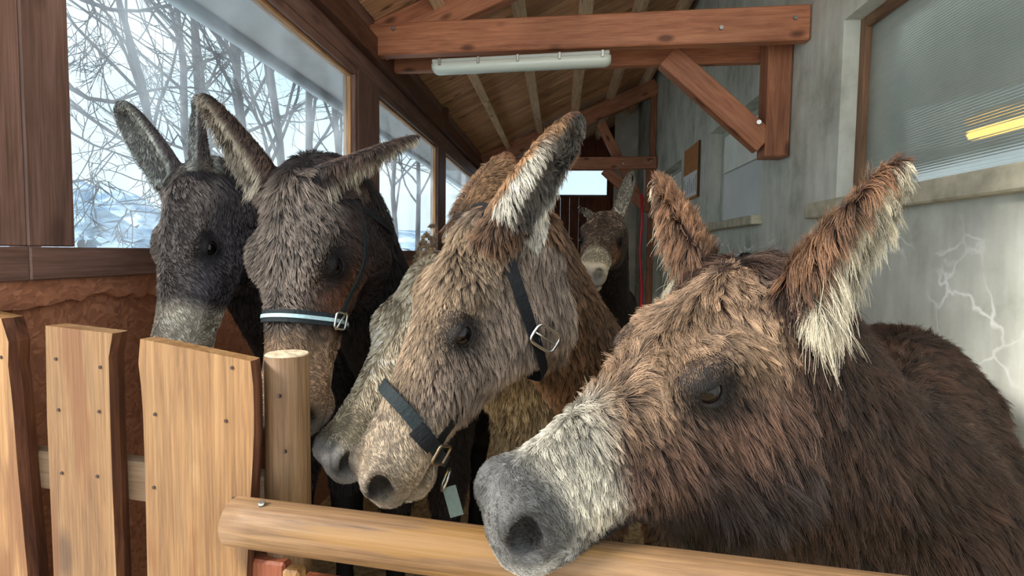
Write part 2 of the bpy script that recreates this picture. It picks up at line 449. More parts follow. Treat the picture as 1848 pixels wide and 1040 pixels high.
# shell of the unseen room behind, left open on top to backlight the panes
XB = XR + RV + 1.6
bz0, bz1, by0, by1 = Z0 + 0.50, Z0 + 0.88, 1.0, 5.9        # opening added behind the wired glass so sky shows as a bright band
vs, fs = [], []
for a, b_, c, d_ in ((0.3, 13.6, 0, bz0), (0.3, 13.6, bz1, 5.2), (0.3, by0, bz0, bz1), (by1, 13.6, bz0, bz1)):
    quad((XB, a, c), (XB, b_, c), (XB, b_, d_), (XB, a, d_))
quad((XR, 0.3, 0), (XB, 0.3, 0), (XB, 0.3, 5.2), (XR, 0.3, 5.2))
quad((XR, 13.6, 0), (XR, 13.6, 5.2), (XB, 13.6, 5.2), (XB, 13.6, 0))
mesh_obj('inner_room_shell', vs, fs, plain('dim_room', (150, 156, 152), 0.9), wr)

# big wired-glass window on the right
def wired(name, cell=0.012, c0=(158, 166, 158), c1=(184, 192, 184), op=0.50):
    m, nt, bs = new_mat(name); L = nt.links.new
    out = nt.nodes['Material Output']
    tc = N(nt, 'ShaderNodeTexCoord')
    sp = N(nt, 'ShaderNodeSeparateXYZ'); L(tc.outputs['Object'], sp.inputs[0])
    hs = []
    for ax in (1, 2):
        a = N(nt, 'ShaderNodeMath', operation='MULTIPLY'); a.inputs[1].default_value = math.pi / cell; L(sp.outputs[ax], a.inputs[0])
        s = N(nt, 'ShaderNodeMath', operation='SINE'); L(a.outputs[0], s.inputs[0])
        b = N(nt, 'ShaderNodeMath', operation='ABSOLUTE'); L(s.outputs[0], b.inputs[0]); hs.append(b.outputs[0])
    h = N(nt, 'ShaderNodeMath', operation='MULTIPLY'); L(hs[0], h.inputs[0]); L(hs[1], h.inputs[1])
    bm_ = N(nt, 'ShaderNodeBump', i_Strength=0.6, i_Distance=0.004); L(h.outputs[0], bm_.inputs['Height'])
    tr = N(nt, 'ShaderNodeBsdfRefraction', i_Roughness=0.12, i_IOR=1.08); tr.inputs[0].default_value = (0.85, 0.9, 0.9, 1)
    L(bm_.outputs[0], tr.inputs['Normal'])
    df = N(nt, 'ShaderNodeBsdfDiffuse')
    nz = N(nt, 'ShaderNodeTexNoise', i_Scale=2.5, i_Detail=6.0); L(tc.outputs['Object'], nz.inputs['Vector'])
    c = ramp(nt, nz.outputs[0], [(0.35, lin(c0)), (0.7, lin(c1))]); L(c, df.inputs[0])
    gl = N(nt, 'ShaderNodeBsdfGlossy', i_Roughness=0.28); L(bm_.outputs[0], gl.inputs['Normal'])
    m1 = N(nt, 'ShaderNodeMixShader'); m1.inputs[0].default_value = op; L(tr.outputs[0], m1.inputs[1]); L(df.outputs[0], m1.inputs[2])
    m2 = N(nt, 'ShaderNodeMixShader'); m2.inputs[0].default_value = 0.10; L(m1.outputs[0], m2.inputs[1]); L(gl.outputs[0], m2.inputs[2])
    L(m2.outputs[0], out.inputs[0])
    return m
WIRED = wired('wired_glass')
w4 = empty('window_4', (XR, 1.15, zb), kind='structure')
W_OLD = wood('old_frame_timber', (88, 62, 44), (130, 96, 70), (156, 122, 92), knots=0.4)
xf = XR + 0.085
box('frame', (xf, 3.275, zb), (xf + 0.07, 3.339, zt), W_OLD, w4)
box('frame', (xf, 1.151, zt - 0.06), (xf + 0.07, 3.275, zt - 0.001), W_OLD, w4)
box('pane', (xf + 0.03, 1.152, zb), (xf + 0.038, 3.275, zt - 0.06), WIRED, w4, 0)
vsill = box('window_sill', (XR - 0.055, 1.0, zb - 0.092), (XR + 0.084, 3.62, zb - 0.001), CONC_SILL, w4, 0.008)
# warm tube lamp burning in the room behind
LAMP = bpy.data.materials.new('lamp_glow'); LAMP.use_nodes = True
ln = LAMP.node_tree; ln.nodes.clear()
em = N(ln, 'ShaderNodeEmission', i_Strength=10.0); em.inputs[0].default_value = (1.0, 0.50, 0.08, 1)
lo_ = N(ln, 'ShaderNodeOutputMaterial'); ln.links.new(em.outputs[0], lo_.inputs[0])
pA, pB = atX(1752, 240, XR + 0.34), atX(1990, 178, XR + 0.34)
tl = empty('tube_lamp', tuple((pA + pB) / 2), label='warm yellow tube lamp glowing behind the wired glass window', cat='lamp')
cyl_between('tube', pA, pB, 0.02, 0.02, LAMP, tl, 12)
beam('housing', pA + np.array((0.045, 0, 0.01)), pB + np.array((0.045, 0, 0.01)), 0.03, 0.06, plain('lamp_housing', (190, 190, 180)), tl)
# middle window and the far one: two sheets, the lower textured
OBSC = wired('obscured_glass', 0.02, (224, 230, 226), (240, 244, 242), .85)
SHEET = plain('painted_sheet', (236, 239, 230), 0.5, noise=0.1, nscale=4)
def window_right(n, h):
    y0, y1, z0, z1 = h
    w = empty('window_%d' % n, (XR, y0, z0), kind='structure')
    x = XR + 0.13
    FR = plain('grey_paint_%d' % n, (176, 180, 168), 0.6, noise=0.12)
    box('frame', (x, y1 - 0.05, z0), (x + 0.04, y1 - 0.001, z1), FR, w)
    box('frame', (x, y0 + 0.001, z0), (x + 0.04, y0 + 0.05, z1), FR, w)
    box('frame', (x, y0 + 0.05, z1 - 0.05), (x + 0.04, y1 - 0.05, z1 - 0.001), FR, w)
    zm = z0 + (z1 - z0) * 0.55
    box('upper_sheet', (x + 0.012, y0 + 0.05, zm), (x + 0.022, y1 - 0.05, z1 - 0.05), SHEET, w, 0)
    box('lower_pane', (x + 0.016, y0 + 0.05, z0), (x + 0.026, y1 - 0.05, zm), OBSC, w, 0)
    box('glazing_bar', (x + 0.006, y0 + 0.05, zm - 0.006), (x + 0.03, y1 - 0.05, zm + 0.006), FR, w, 0.001)
    box('window_sill', (XR - 0.08, y0 - 0.05, z0 - 0.07), (XR + 0.128, y1 + 0.12, z0 - 0.001), CONC_SILL, w, 0.006)
window_right(5, holes[1]); window_right(6, holes[2])

# --- end wall, far down the aisle
YE = 12.9
we = empty('wall_back', (0, YE, 0), kind='structure')
wa = at(1050, 352, YE); wb = at(1113, 308, YE)
hx0, hx1, hz0, hz1 = -0.45, wb[0], wa[2], wb[2]
gx = at(1113, 300, YE)[0]
xs = np.arange(XL - 0.1, 1.0, 0.2)
for x in xs:                                                # upright boards, left out where the opening is
    a, b = x + 0.0005, min(x + 0.1995, 1.0)
    if b > hx0 and a < hx1:
        box('board', (a, YE, 0), (b, YE + 0.03, hz0), W_GATE, we, 0.003)
        t1 = roof_z(a) - 0.05
        gz = at(1100, 268, YE)[2]
        if a > 0.85 and a < 1.15: box('board', (a, YE, hz1 + .05), (b, YE + 0.03, gz - 0.12), W_GATE, we, 0.003)
        else: box('board', (a, YE, hz1 + .05), (b, YE + 0.03, roof_z(b) + .1), W_GATE, we, 0.003)
    else:
        box('board', (a, YE, 0), (b, YE + 0.03, roof_z(b) + .1), W_GATE, we, 0.003)
w7 = empty('window_7', (hx0, YE, hz0), kind='structure')
for lo, hi in (((hx0, YE - 0.03, hz0 - 0.05), (hx1 + 0.05, YE + 0.05, hz0)), ((hx0, YE - 0.03, hz1), (hx1 + 0.05, YE + 0.05, hz1 + 0.05)), ((hx1, YE - 0.03, hz0), (hx1 + 0.05, YE + 0.05, hz1)), ((hx0 - 0.05, YE - 0.03, hz0), (hx0, YE + 0.05, hz1))):
    box('frame', lo, hi, W_POST, w7)
box('pane', (hx0, YE + 0.01, hz0), (hx1, YE + 0.014, hz1), GLASS, w7, 0)
# grey partition panel at the end on the right, full height
box('board', (1.0, YE, 0), (XR - .002, YE + .03, roof_z(XR)), W_GATE, we, .003)
box('panel', (1.04, YE - 1.2, 0), (XR - 0.002, YE - 1.17, 5.0), plain('grey_boarding', (200, 196, 182), 0.85, noise=0.18, nscale=3), we, 0.002)

# --- roof: boards laid up the slope over purlins
ce = empty('ceiling', (0, 0.8, roof_z(0)), kind='structure')
th = math.atan(0.48)
pl_len = (XR + 0.0 - XL) / math.cos(th)
pm = None
y = 0.8; k = 0
rr = random.Random(11)
while y < 13.3:
    xc = (XL + XR) / 2
    mw = Matrix.Translation((xc, y, roof_z(xc) + 0.075 + rr.uniform(0, 0.006))) @ Matrix.Rotation(-th, 4, 'Y') @ Matrix.Rotation(rr.uniform(-0.003, 0.003), 4, 'Z')
    if pm is None:
        o = bm_obj('plank', box_bm(pl_len, 0.137, 0.022, 0.004), W_PLANK, ce, mw=mw); pm = o.data
    else:
        o = bpy.data.objects.new('plank', pm); link(o, ce); place(o, mw, ce)
    y += 0.142; k += 1
xc = (XL + XR) / 2
bm_obj('roofing_felt', box_bm(pl_len + 0.1, 12.8, 0.02, 0), plain('felt', (40, 36, 34), 0.9), ce, mw=Matrix.Translation((xc, 7.1, roof_z(xc) + 0.11)) @ Matrix.Rotation(-th, 4, 'Y'))
for x in (-0.87, -0.36, 0.20, 0.77, 1.33):
    nrm = Vector((-math.sin(th), 0, math.cos(th)))
    c0 = Vector((x, 0.75, roof_z(x) + 0.0)); c1 = Vector((x, 13.0, roof_z(x) + 0.0))
    beam('purlin', c0, c1, 0.085, 0.125, W_PURL, ce, up=nrm)

# --- trusses
def truss(name, Y0, Yb, zlo, zhi, label, double, brace_l=False):
    t = empty(name, (0, Y0, zlo), label=label, cat='roof truss', group='roof trusses of the stable')
    zc = (zlo + zhi) / 2; h = zhi - zlo
    beam('tie_beam', (XL, Y0 + 0.10, zc - .0), (XR - 0.006, Y0 - 0.07, zc), 0.09, h, W_BEAM, t, bev=0.008)
    if double: beam('tie_beam', (XL, Yb + 0.06, zc - 0.01), (XR - 0.006, Yb - 0.05, zc - 0.01), 0.07, h * 0.8, W_BEAM, t)
    ym = (Y0 + Yb) / 2
    # the sloping rafter
    beam('rafter', (XL + 0.0, ym, roof_z(XL) - 0.06), (XR - 0.006, ym, roof_z(XR) - 0.21), 0.10, 0.24, W_BEAM, t)
    # wall post with its knee brace
    px0 = XR - 0.20
    zpb = zlo - 0.66
    beam('post', (XR - 0.085, ym + 0.02, zpb), (XR - 0.085, ym + 0.02, zhi - 0.01), 0.155, 0.17, W_BEAM, t, up=(0, 1, 0), bev=0.008)
    a = Vector((XR - 0.78, ym - 0.0, zlo - 0.01)); b = Vector((XR - 0.17, ym - 0.0, zlo - 0.55))
    d = (b - a).normalized()
    beam('brace', a - d * 0.03, b + d * 0.02, 0.11, 0.16, W_BEAM, t)
    if brace_l:
        beam('strut', (0.62, ym + 0.05, roof_z(.62) - .34), (1.22, ym + 0.05, zlo - 0.4), 0.08, 0.15, W_BEAM, t)
        beam('upright', (XR - 0.05, ym + 0.02, zhi - 0.01), (XR - 0.05, ym + 0.02, roof_z(XR) - 0.3), 0.09, 0.1, W_BEAM, t, up=(0, 1, 0))
        beam('lower_post', (XR - 0.05, ym + 0.02, 0), (XR - 0.05, ym + 0.02, zpb), 0.09, 0.1, W_BEAM, t, up=(0, 1, 0))
    def boltat(x, z, r=0.016):
        yy = Y0 + 0.10 - 0.17 * (x - XL) / (XR - XL) - 0.045
        bo = cyl_between('bolt', (x, yy + 0.004, z), (x, yy - 0.012, z), r, r * 0.8, STEEL, t, 8)
    for x, z in ((0.97, zlo + h * 0.42), (XR - 0.1, zlo + h * 0.62), (XL + 0.17, zhi - 0.04)): boltat(x, z)
    return t
t1 = truss('roof_truss', 3.86, 4.28, Z0 + 1.305, Z0 + 1.515, 'near roof truss over the donkeys, with knotty double tie beam and bolts', True)
for (u, v) in ((0.55, 0.0),):
    a = at(1370, 222, 3.93)
    cyl_between('bolt', a, a + np.array((-0.01, -0.03, 0)), 0.017, 0.015, STEEL, t1, 8)
t2 = truss('roof_truss', 9.45, 9.65, Z0 + 1.32, Z0 + 1.51, 'farther roof truss at the end of the aisle with crossing strut', False, True)

# --- fluorescent fitting under the near tie beam
LENS = bpy.data.materials.new('lamp_diffuser'); LENS.use_nodes = True
lb = LENS.node_tree.nodes['Principled BSDF']; lb.inputs['Base Color'].default_value = (*lin(206, 210, 196), 1); lb.inputs['Roughness'].default_value = 0.25
GREY = plain('fitting_grey', (176, 178, 168), 0.5)
pa, pb = at(781, 121, 3.88), at(1103, 105, 3.80)
fl = empty('strip_light', tuple((pa + pb) / 2), label='long clear fluorescent strip light fixed under the near tie beam', cat='strip light')
def dshape(name, a, b, w, h, mat, parent, up_off, seg=10, close=1.0):
    """half-round trough along a-b, flat side up"""
    m, L = frame_from(a, b); vs, fs = [], []
    n = 7
    ts = [0, .012, .03, .97, .988, 1]; sc = [.55, .85, 1, 1, .85, .55]
    for t_, s_ in zip(ts, sc):
        for j in range(seg + 1):
            an = math.pi * j / seg
            vs.append((-L / 2 + L * t_, math.cos(an) * w / 2 * s_, up_off - (math.sin(an) ** 0.6 if 0 < j < seg else 0) * h * s_))
    s1 = seg + 1
    for i in range(len(ts) - 1):
        for j in range(seg): fs.append((i * s1 + j, i * s1 + j + 1, (i + 1) * s1 + j + 1, (i + 1) * s1 + j))
        fs.append((i * s1 + seg, i * s1, (i + 1) * s1, (i + 1) * s1 + seg))
    fs.append(tuple(range(s1))[::-1]); fs.append(tuple((len(ts) - 1) * s1 + j for j in range(s1)))
    return mesh_obj(name, vs, fs, mat, parent, smooth=True, mw=m)
dshape('diffuser', pa, pb, 0.12, 0.062, LENS, fl, 0.008)
beam('housing', pa + np.array((.01, 0, .02)), pb + np.array((-.01, 0, .02)), 0.115, 0.026, GREY, fl)
d = pb - pa
for t_ in (0.05, 0.27, 0.49, 0.72, 0.95):
    q = pa + d * t_
    box('clip', q + np.array((-0.009, -0.066, -0.01)), q + np.array((0.009, -0.058, 0.034)), STEEL, fl, 0.002)

# --- notice board, pipe, hose on the right wall
nb = empty('notice_board', (XR, 7.2, Z0 + 0.9), label='orange-brown notice board with a white paper, hung beside the middle window', cat='notice board')
c0 = atX(1239, 262, XR); c1 = atX(1265, 255, XR)
y0, y1 = c1[1], c0[1]; zt_, zb_ = atX(1265, 253, XR)[2], atX(1265, 354, XR)[2]
CORK = plain('cork_sheet', (172, 118, 70), 0.9, noise=0.2, nscale=30)
box('backing', (XR - 0.022, y0, zb_), (XR - 0.002, y1, zt_), CORK, nb, 0.002)
box('edge_strip', (XR - 0.026, y0 - 0.014, zb_), (XR - 0.001, y0 - 0.001, zt_), W_DARK, nb, 0.002)
pap = box('paper', (XR - 0.0245, y0 + 0.04, zb_ + 0.03), (XR - 0.0225, y1 - 0.01, zb_ + 0.30), plain('white_paper', (226, 228, 226), 0.8), nb, 0)
INK = plain('grey_print', (92, 96, 100), 0.9)
for i in range(7):
    yy = y0 + 0.08 + (y1 - y0 - 0.15) * i / 6
    box('print', (XR - 0.0252, yy, zb_ + 0.07), (XR - 0.0246, yy + 0.02, zb_ + 0.25 - 0.03 * (i % 3)), INK, pap, 0)
ra = empty('drinking_pipe', (XR - 0.1, 5.2, Z0 - 0.2), label='short grey pipe with a black open end on the concrete wall', cat='pipe')
q0 = atX(1290, 466, XR - 0.10); q1 = atX(1345, 465, XR - 0.10)
PIPE = plain('pale_pipe', (176, 186, 184), 0.35)
BLK = plain('black_rubber', (18, 18, 19), 0.6)
zc = (q0[2] + q1[2]) / 2; q0[2] = q1[2] = zc
tube('pipe', [q0, q1], 0.036, PIPE, ra, 14)
tube('end_collar', [q1 + np.array((0, 0.03, 0)), q1 + np.array((0, -0.06, 0))], 0.045, BLK, ra, 14)
for i in range(4):
    p = q0 + (q1 - q0) * (0.15 + 0.23 * i)
    tube('riser', [p + np.array((0.0, 0, -0.02)), p + np.array((0.0, 0, -0.4))], 0.03, PIPE, ra, 10)
    box('bracket', p + np.array((0.0, -0.01, -0.3)), (XR - 0.001, p[1] + 0.01, p[2] - 0.27), STEEL, ra, 0.001)
RED = plain('red_hose', (196, 40, 48), 0.4)
hp = [at(1158, 350, 8.6), at(1159, 400, 8.6), at(1155, 450, 8.6), at(1158, 520, 8.6), at(1156, 700, 8.6)]
hp.append(np.array((hp[-1][0], 8.6, 0.02)))
o = tube('hose', hp, 0.022, RED, None, 8); tag(o, 'red hose hanging upright at the far end of the aisle', 'hose')

# ================================================================== OUTSIDE
BARK = plain('grey_bark', (92, 86, 88), 0.9, noise=0.3, nscale=6)
BARKD = plain('dark_bark', (58, 53, 56), 0.9, noise=0.3, nscale=6)
def grow(rng, p, d, L, r, depth, segs, up=0.12, spread=0.7, kids=(2, 4)):
    pts = [np.array(p, float)]; d = _n(d)
    n = 5 if depth > 0 else 4
    rs = [r]
    for i in range(n):
        d = _n(d + rng.normal(0, 0.13, 3) + np.array((0, 0, up * 0.5)))
        pts.append(pts[-1] + d * L / n); rs.append(r * (1 - 0.62 * (i + 1) / n))
    segs.append((pts, rs))
    if depth <= 0: return
    for k in range(rng.integers(*kids) + (2 if depth > 1 else 0)):
        t = rng.uniform(0.25, 1.0); i = min(int(t * n), n - 1); f = t * n - i
        q = pts[i] * (1 - f) + pts[i + 1] * f
        ax = _n(pts[i + 1] - pts[i]); u = _n(np.cross(ax, rng.normal(0, 1, 3)))
        nd = _n(ax * math.cos(spread) + u * math.sin(spread) + np.array((0, 0, up)))
        grow(rng, q, nd, L * rng.uniform(0.42, 0.68), max(r * (1 - 0.6 * t) * 0.6, 0.004), depth - 1, segs, up, spread, kids)
def segs_mesh(name, segs, mat, parent, seg=5):
    vs, fs = [], []
    for pts, rs in segs:
        b0 = len(vs); n = len(pts)
        sg = seg if rs[0] > 0.012 else 3
        for i in range(n):
            t = _n(pts[min(i + 1, n - 1)] - pts[max(i - 1, 0)])
            u = np.cross(t, (0.31, 0.9, 0.2)); u = _n(u); v = np.cross(t, u)
            for j in range(sg):
                a = 2 * math.pi * j / sg
                vs.append(pts[i] + rs[i] * (math.cos(a) * u + math.sin(a) * v))
        for i in range(n - 1):
            for j in range(sg):
                a = b0 + i * sg + j; b = b0 + i * sg + (j + 1) % sg
                fs.append((a, b, b + sg, a + sg))
    return mesh_obj(name, vs, fs, mat, parent, smooth=True)
def tree(px, Y, lean_px, H, r, seed, label, mat, depth=3, trunk=True):
    rng = np.random.default_rng(seed)
    b = at(px, 450, Y); b[2] = -0.14
    top = at(lean_px, 0, Y); top = b + _n(np.array((top[0] - b[0], rng.uniform(-0.6, 0.6), top[2] - b[2]))) * H
    t = empty('bare_tree', tuple(b), label=label, cat='tree', group='bare trees outside the windows')
    n = 9
    d = (top - b) / n; pts = [b]; rs = [r]
    for i in range(n):
        pts.append(pts[-1] + d + rng.normal(0, 0.035 * H / n * 2, 3) * (1, 1, 0.3)); rs.append(max(r * (1 - 0.88 * (i + 1) / n), 0.006))
    segs_mesh('trunk', [(pts, rs)], mat, t, 8)
    segs = []
    for k in range(16):
        q = rng.uniform(0.22, 0.97); i = min(int(q * n), n - 1); f = q * n - i
        p = pts[i] * (1 - f) + pts[i + 1] * f
        u = rng.normal(0, 1, 3); u[2] = abs(u[2]) * 0.9 + 0.5
        grow(rng, p, _n(u), H * 0.34 * (1.15 - q * 0.7), max(r * (1 - 0.8 * q) * 0.5, 0.008), depth - 1, segs)
    segs_mesh('branches', segs, mat, t)
    return t
specs = [(330, 7.5, 250, 8.5, .07, 'slim bare tree outside, first from the left of the leaning trunks'),
         (375, 8.6, 300, 10, .08, 'bare tree outside behind the tall ear of the halter donkey'),
         (428, 9.2, 340, 10.5, .085, 'bare tree outside with long trunk leaning left above the dark donkeys'),
         (470, 8.0, 395, 9, .075, 'bare tree outside behind the crown of the donkey in blue noseband'),
         (500, 10.0, 430, 11, .09, 'bare tree outside leaning left past middle of the big window'),
         (540, 9.0, 490, 10, .08, 'upright bare tree outside in the right half of the big window'),
         (575, 10.5, 560, 11, .09, 'straight bare tree outside near the right frame of the big window'),
         (606, 9.8, 572, 9, .08, 'bare tree outside nearest to the post at right of the big window'),
         (712, 14.0, 700, 9, .08, 'bare tree outside seen in the left part of the second window'),
         (752, 15.0, 770, 9.5, .08, 'bare tree outside seen in the right part of the second window'),
         (828, 20.0, 835, 10, .09, 'bare tree outside seen through the third, farthest left window')]
for i, (px, Y, lp, H, r, lab) in enumerate(specs):
    tree(px, Y, lp, H, r, 20 + i, lab, BARK if i % 3 else BARKD)
# near tree at the left: its low boughs cross the big window
nt_ = empty('near_tree', tuple(at(40, 450, 4.2) * (1, 1, 0) + (0, 0, -0.14)), label='near dark-barked tree whose low boughs cross the left of the big window', cat='tree', group='bare trees outside the windows')
rng = np.random.default_rng(77)
b = np.array(nt_.location)
tp = [b, b + (0, 0.02, 1.2), b + (0.05, 0, 2.4), b + (0, 0.05, 3.8), b + (0.1, 0, 5.2)]
segs_mesh('trunk', [(tp, [.11, .10, .09, .07, .04])], BARKD, nt_, 10)
segs = []
def bough(pix, Y, r, kids=7, L=0.9, depth=1):
    pts = [at(x, y, Y + dy) for x, y, dy in pix]
    rs = [r * (1 - 0.75 * i / (len(pts) - 1)) for i in range(len(pts))]
    segs.append((pts, rs))
    for k in range(kids):
        t = rng.uniform(0.15, 0.98) * (len(pts) - 1); i = int(t); f = t - i
        q = pts[i] * (1 - f) + pts[i + 1] * f
        ax = _n(pts[i + 1] - pts[i]); u = rng.normal(0, 1, 3); u[2] -= 0.2
        grow(rng, q, _n(ax * 0.7 + _n(u) * 0.8), L * rng.uniform(.5, 1), 0.0065, depth, segs, up=0.0, spread=0.6)
bough([(40, 60, 0), (130, 160, 0), (160, 178, 0.05), (205, 184, 0.1), (250, 168, .15), (300, 158, .2), (345, 158, .2), (420, 170, .3)], 4.2, .022, 10, .7, 2)
bough([(45, -60, 0), (150, 0, 0), (200, 18, 0), (250, 20, 0.1), (310, 8, .1), (350, 30, .1), (400, 60, .2)], 4.2, .02, 9, .8, 2)
bough([(45, 150, 0), (130, 240, 0), (170, 262, 0), (215, 278, 0), (260, 300, 0.1)], 4.2, .013, 8, .6, 2)
bough([(45, 300, 0), (130, 330, 0), (160, 325, 0), (190, 345, 0), (240, 385, 0.1)], 4.2, .010, 8, .5, 2)
bough([(45, -200, 0), (140, -60, 0), (170, 20, 0), (230, 60, 0), (300, 110, 0.1), (350, 150, .1)], 4.4, .013, 9, .7, 2)
bough([(45, -100, 0), (200, 30, 0), (240, 130, 0), (280, 190, 0), (320, 240, 0.1), (340, 280, .1)], 4.5, .011, 9, .6, 2)
segs_mesh('branches', segs, BARKD, nt_)

# hills and snowy mountains on the horizon
def ridge(name, Y, prof, col, depth, seed, snow=True):
    rng = np.random.default_rng(seed)
    xs = np.linspace(prof[0][0], prof[-1][0], 90)
    ys_ = np.interp(xs, [p[0] for p in prof], [p[1] for p in prof])
    ys_ = ys_ + np.cumsum(rng.normal(0, 1.0, 90)) * 0.35
    vs, fs = [], []
    rows = 9
    for x, y_ in zip(xs, ys_):
        top = at(x, y_, Y); outd = _n((top[0], top[1], 0))
        for k in range(rows):
            t = k / (rows - 1)
            p = top - outd * depth * t
            p = p + rng.normal(0, depth * 0.02, 3) * (k > 0)
            z = (top[2] + 0.2) * (1 - t) ** 1.25 - 0.2
            vs.append((p[0], p[1], z))
    for i in range(89):
        for k in range(rows - 1):
            a = i * rows + k
            fs.append((a, a + 1, a + rows + 1, a + rows))
    o = mesh_obj(name, vs, fs, col, smooth=True); tag(o, kind='structure'); return o
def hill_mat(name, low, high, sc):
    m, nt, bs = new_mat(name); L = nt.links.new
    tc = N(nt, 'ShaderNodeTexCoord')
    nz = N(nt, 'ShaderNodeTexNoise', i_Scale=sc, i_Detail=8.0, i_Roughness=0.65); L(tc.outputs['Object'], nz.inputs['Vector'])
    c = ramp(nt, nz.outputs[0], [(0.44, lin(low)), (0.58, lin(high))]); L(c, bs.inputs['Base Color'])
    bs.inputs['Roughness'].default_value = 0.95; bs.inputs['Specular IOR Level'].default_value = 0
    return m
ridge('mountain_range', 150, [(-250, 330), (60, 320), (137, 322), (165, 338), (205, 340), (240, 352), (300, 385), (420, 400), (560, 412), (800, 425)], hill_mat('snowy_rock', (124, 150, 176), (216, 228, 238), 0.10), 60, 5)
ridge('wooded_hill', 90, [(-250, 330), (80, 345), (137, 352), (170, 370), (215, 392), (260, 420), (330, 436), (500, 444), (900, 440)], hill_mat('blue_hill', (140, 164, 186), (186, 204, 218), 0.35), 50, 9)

# ================================================================== GATE AND FENCE
U = Vector((0.991, -0.130, 0)).normalized()
Nf = Vector((-0.130, -0.991, 0)).normalized()               # towards the camera
GS = 0.88                                                   # how near the gate stands
PF = Vector(at(420, 900, 1.0)) + Vector((0, 0.045, 0))
def on_fence(px, py, off=0.0):
    """point of the fence's face (or a plane off behind it) that the photograph shows here"""
    r = Vector(ray(px, py)); o_ = Vector((0, 0, EYE)); p = PF - Nf * off
    t = (p - o_).dot(Nf) / r.dot(Nf)
    return o_ + r * t
FM = Matrix((Vector((0, 0, 1)), U, -Nf)).transposed().to_4x4()   # local x up the board, y along the fence, z away
def board(name, left, right, th, parent, mats, base_z=0.06):
    """upright slab with waney edges: left and right are lists of (px, py) from its top downwards"""
    l3 = [on_fence(*p) for p in left]; r3 = [on_fence(*p) for p in right]
    orig = (l3[0] + r3[0]) / 2; orig.z = (l3[0].z + base_z) / 2
    M4 = Matrix.Translation(orig) @ FM; inv = M4.inverted()
    L = [inv @ p for p in l3]; R = [inv @ p for p in r3]
    for A in (L, R):
        A.append(Vector((inv @ Vector((orig.x, orig.y, base_z)))).copy()); A[-1].y = A[-2].y; A[-1].z = 0
    n = 26
    def resample(A):
        zs = [a.x for a in A]; ts = np.linspace(zs[0], zs[-1], n)
        return [(t, np.interp(t, zs[::-1], [a.y for a in A][::-1])) for t in ts]
    RL, RR = resample(L), resample(R)
    vs, fs, fm = [], [], []
    rg = random.Random(len(name) + int(left[0][0]))
    for i in range(n):
        wv = 0.004 * rg.uniform(-1, 1)
        for (t, yy), s in ((RL[i], -1), (RR[i], 1)):
            vs.append((t, yy, 0)); vs.append((t, yy + s * (0.002 + wv * 0.4), th * 0.45)); vs.append((t, yy - s * 0.006, th))
    # per row: Lf, Lm, Lb, Rf, Rm, Rb
    for i in range(n - 1):
        a, b = i * 6, (i + 1) * 6
        fs += [(a, a + 3, b + 3, b), (a + 2, b + 2, b + 5, a + 5), (a, b, b + 1, a + 1), (a + 1, b + 1, b + 2, a + 2), (a + 3, a + 4, b + 4, b + 3), (a + 4, a + 5, b + 5, b + 4)]
        fm += [0, 0, 1, 1, 1, 1]
    fs.append((0, 1, 2, 5, 4, 3)); fm.append(0)
    e = (n - 1) * 6; fs.append((e, e + 3, e + 4, e + 5, e + 2, e + 1)); fm.append(0)
    return mesh_obj(name, vs, fs, None, parent, mw=M4, mats=mats, fmat=fm)
fe = empty('picket_fence', tuple(on_fence(250, 1040).xy) + (0,), label='honey coloured slab picket fence with waney edges at the lower left', cat='fence')
PM = [W_PICKET, W_EDGE]
pk = [board('picket', [(-75, 560), (-80, 800), (-78, 1040)], [(2, 575), (18, 600), (12, 640), (22, 720), (32, 850), (50, 1040)], 0.05, fe, PM),
      board('picket', [(82, 588), (85, 760), (97, 1040)], [(203, 602), (196, 640), (199, 760), (203, 880), (210, 1040)], 0.042, fe, PM),
      board('picket', [(253, 612), (248, 640), (257, 720), (262, 860), (266, 1040)], [(452, 652), (447, 668), (458, 700), (458, 800), (452, 900), (445, 1040)], 0.036, fe, PM)]
def rail3(name, p0, p1, w, h, mat, parent):
    return beam(name, p0, p1, w, h, mat, parent)
r0 = on_fence(-120, 815, 0.075); r1 = on_fence(485, 868, 0.06)
zr = on_fence(150, 850, 0.07).z; r0.z = r1.z = zr
beam('rail', r0, r1, 0.04, 0.085, W_RAIL, fe)
r0b, r1b = r0.copy(), r1.copy(); r0b.z = r1b.z = 0.35
beam('rail', r0b, r1b, 0.04, 0.085, W_RAIL, fe)
def nail(px, py, par, r=0.0042, mat=RUST):
    p = on_fence(px, py)
    return cyl_between('nail', p - Nf * 0.002, p + Nf * 0.002, r, r * .8, mat, par, 8)
for px, py in ((101, 648), (181, 663), (106, 740), (179, 743), (112, 854), (176, 860)): nail(px, py, pk[1])
for px, py in ((419, 664), (280, 748), (408, 760), (278, 880), (422, 900), (413, 968)): nail(px, py, pk[2])
nail(2, 645, pk[0])
po = empty('fence_post', tuple(on_fence(518, 900, .09).xy) + (0,), label='round weathered post with flat sawn top beside the widest picket', cat='post')
pc = on_fence(518, 640, 0.085 * GS)
cyl_between('trunk', (pc.x, pc.y, 0), (pc.x, pc.y, pc.z), 0.052 * GS, 0.0495 * GS, W_LOG, po, 28, 14, wob=0.012, seed=4)
SAWN = plain('sawn_end', (176, 158, 130), 0.9, noise=0.3, nscale=60, bump=0.5)
cyl_between('sawn_top', (pc.x, pc.y, pc.z - 0.001), (pc.x, pc.y, pc.z + 0.003), 0.0485 * GS, 0.046 * GS, SAWN, po, 28)
for px, py in ((505, 715), (515, 815)):
    p = Vector(at(px, py, pc.y - 0.05)); cyl_between('nail', p, p + Nf * 0.006, .004, .003, RUST, po, 8)
lg = empty('log_rail', tuple(at(430, 940, 1.0)), label='thick round log rail across the gate under the donkeys\' muzzles', cat='rail')
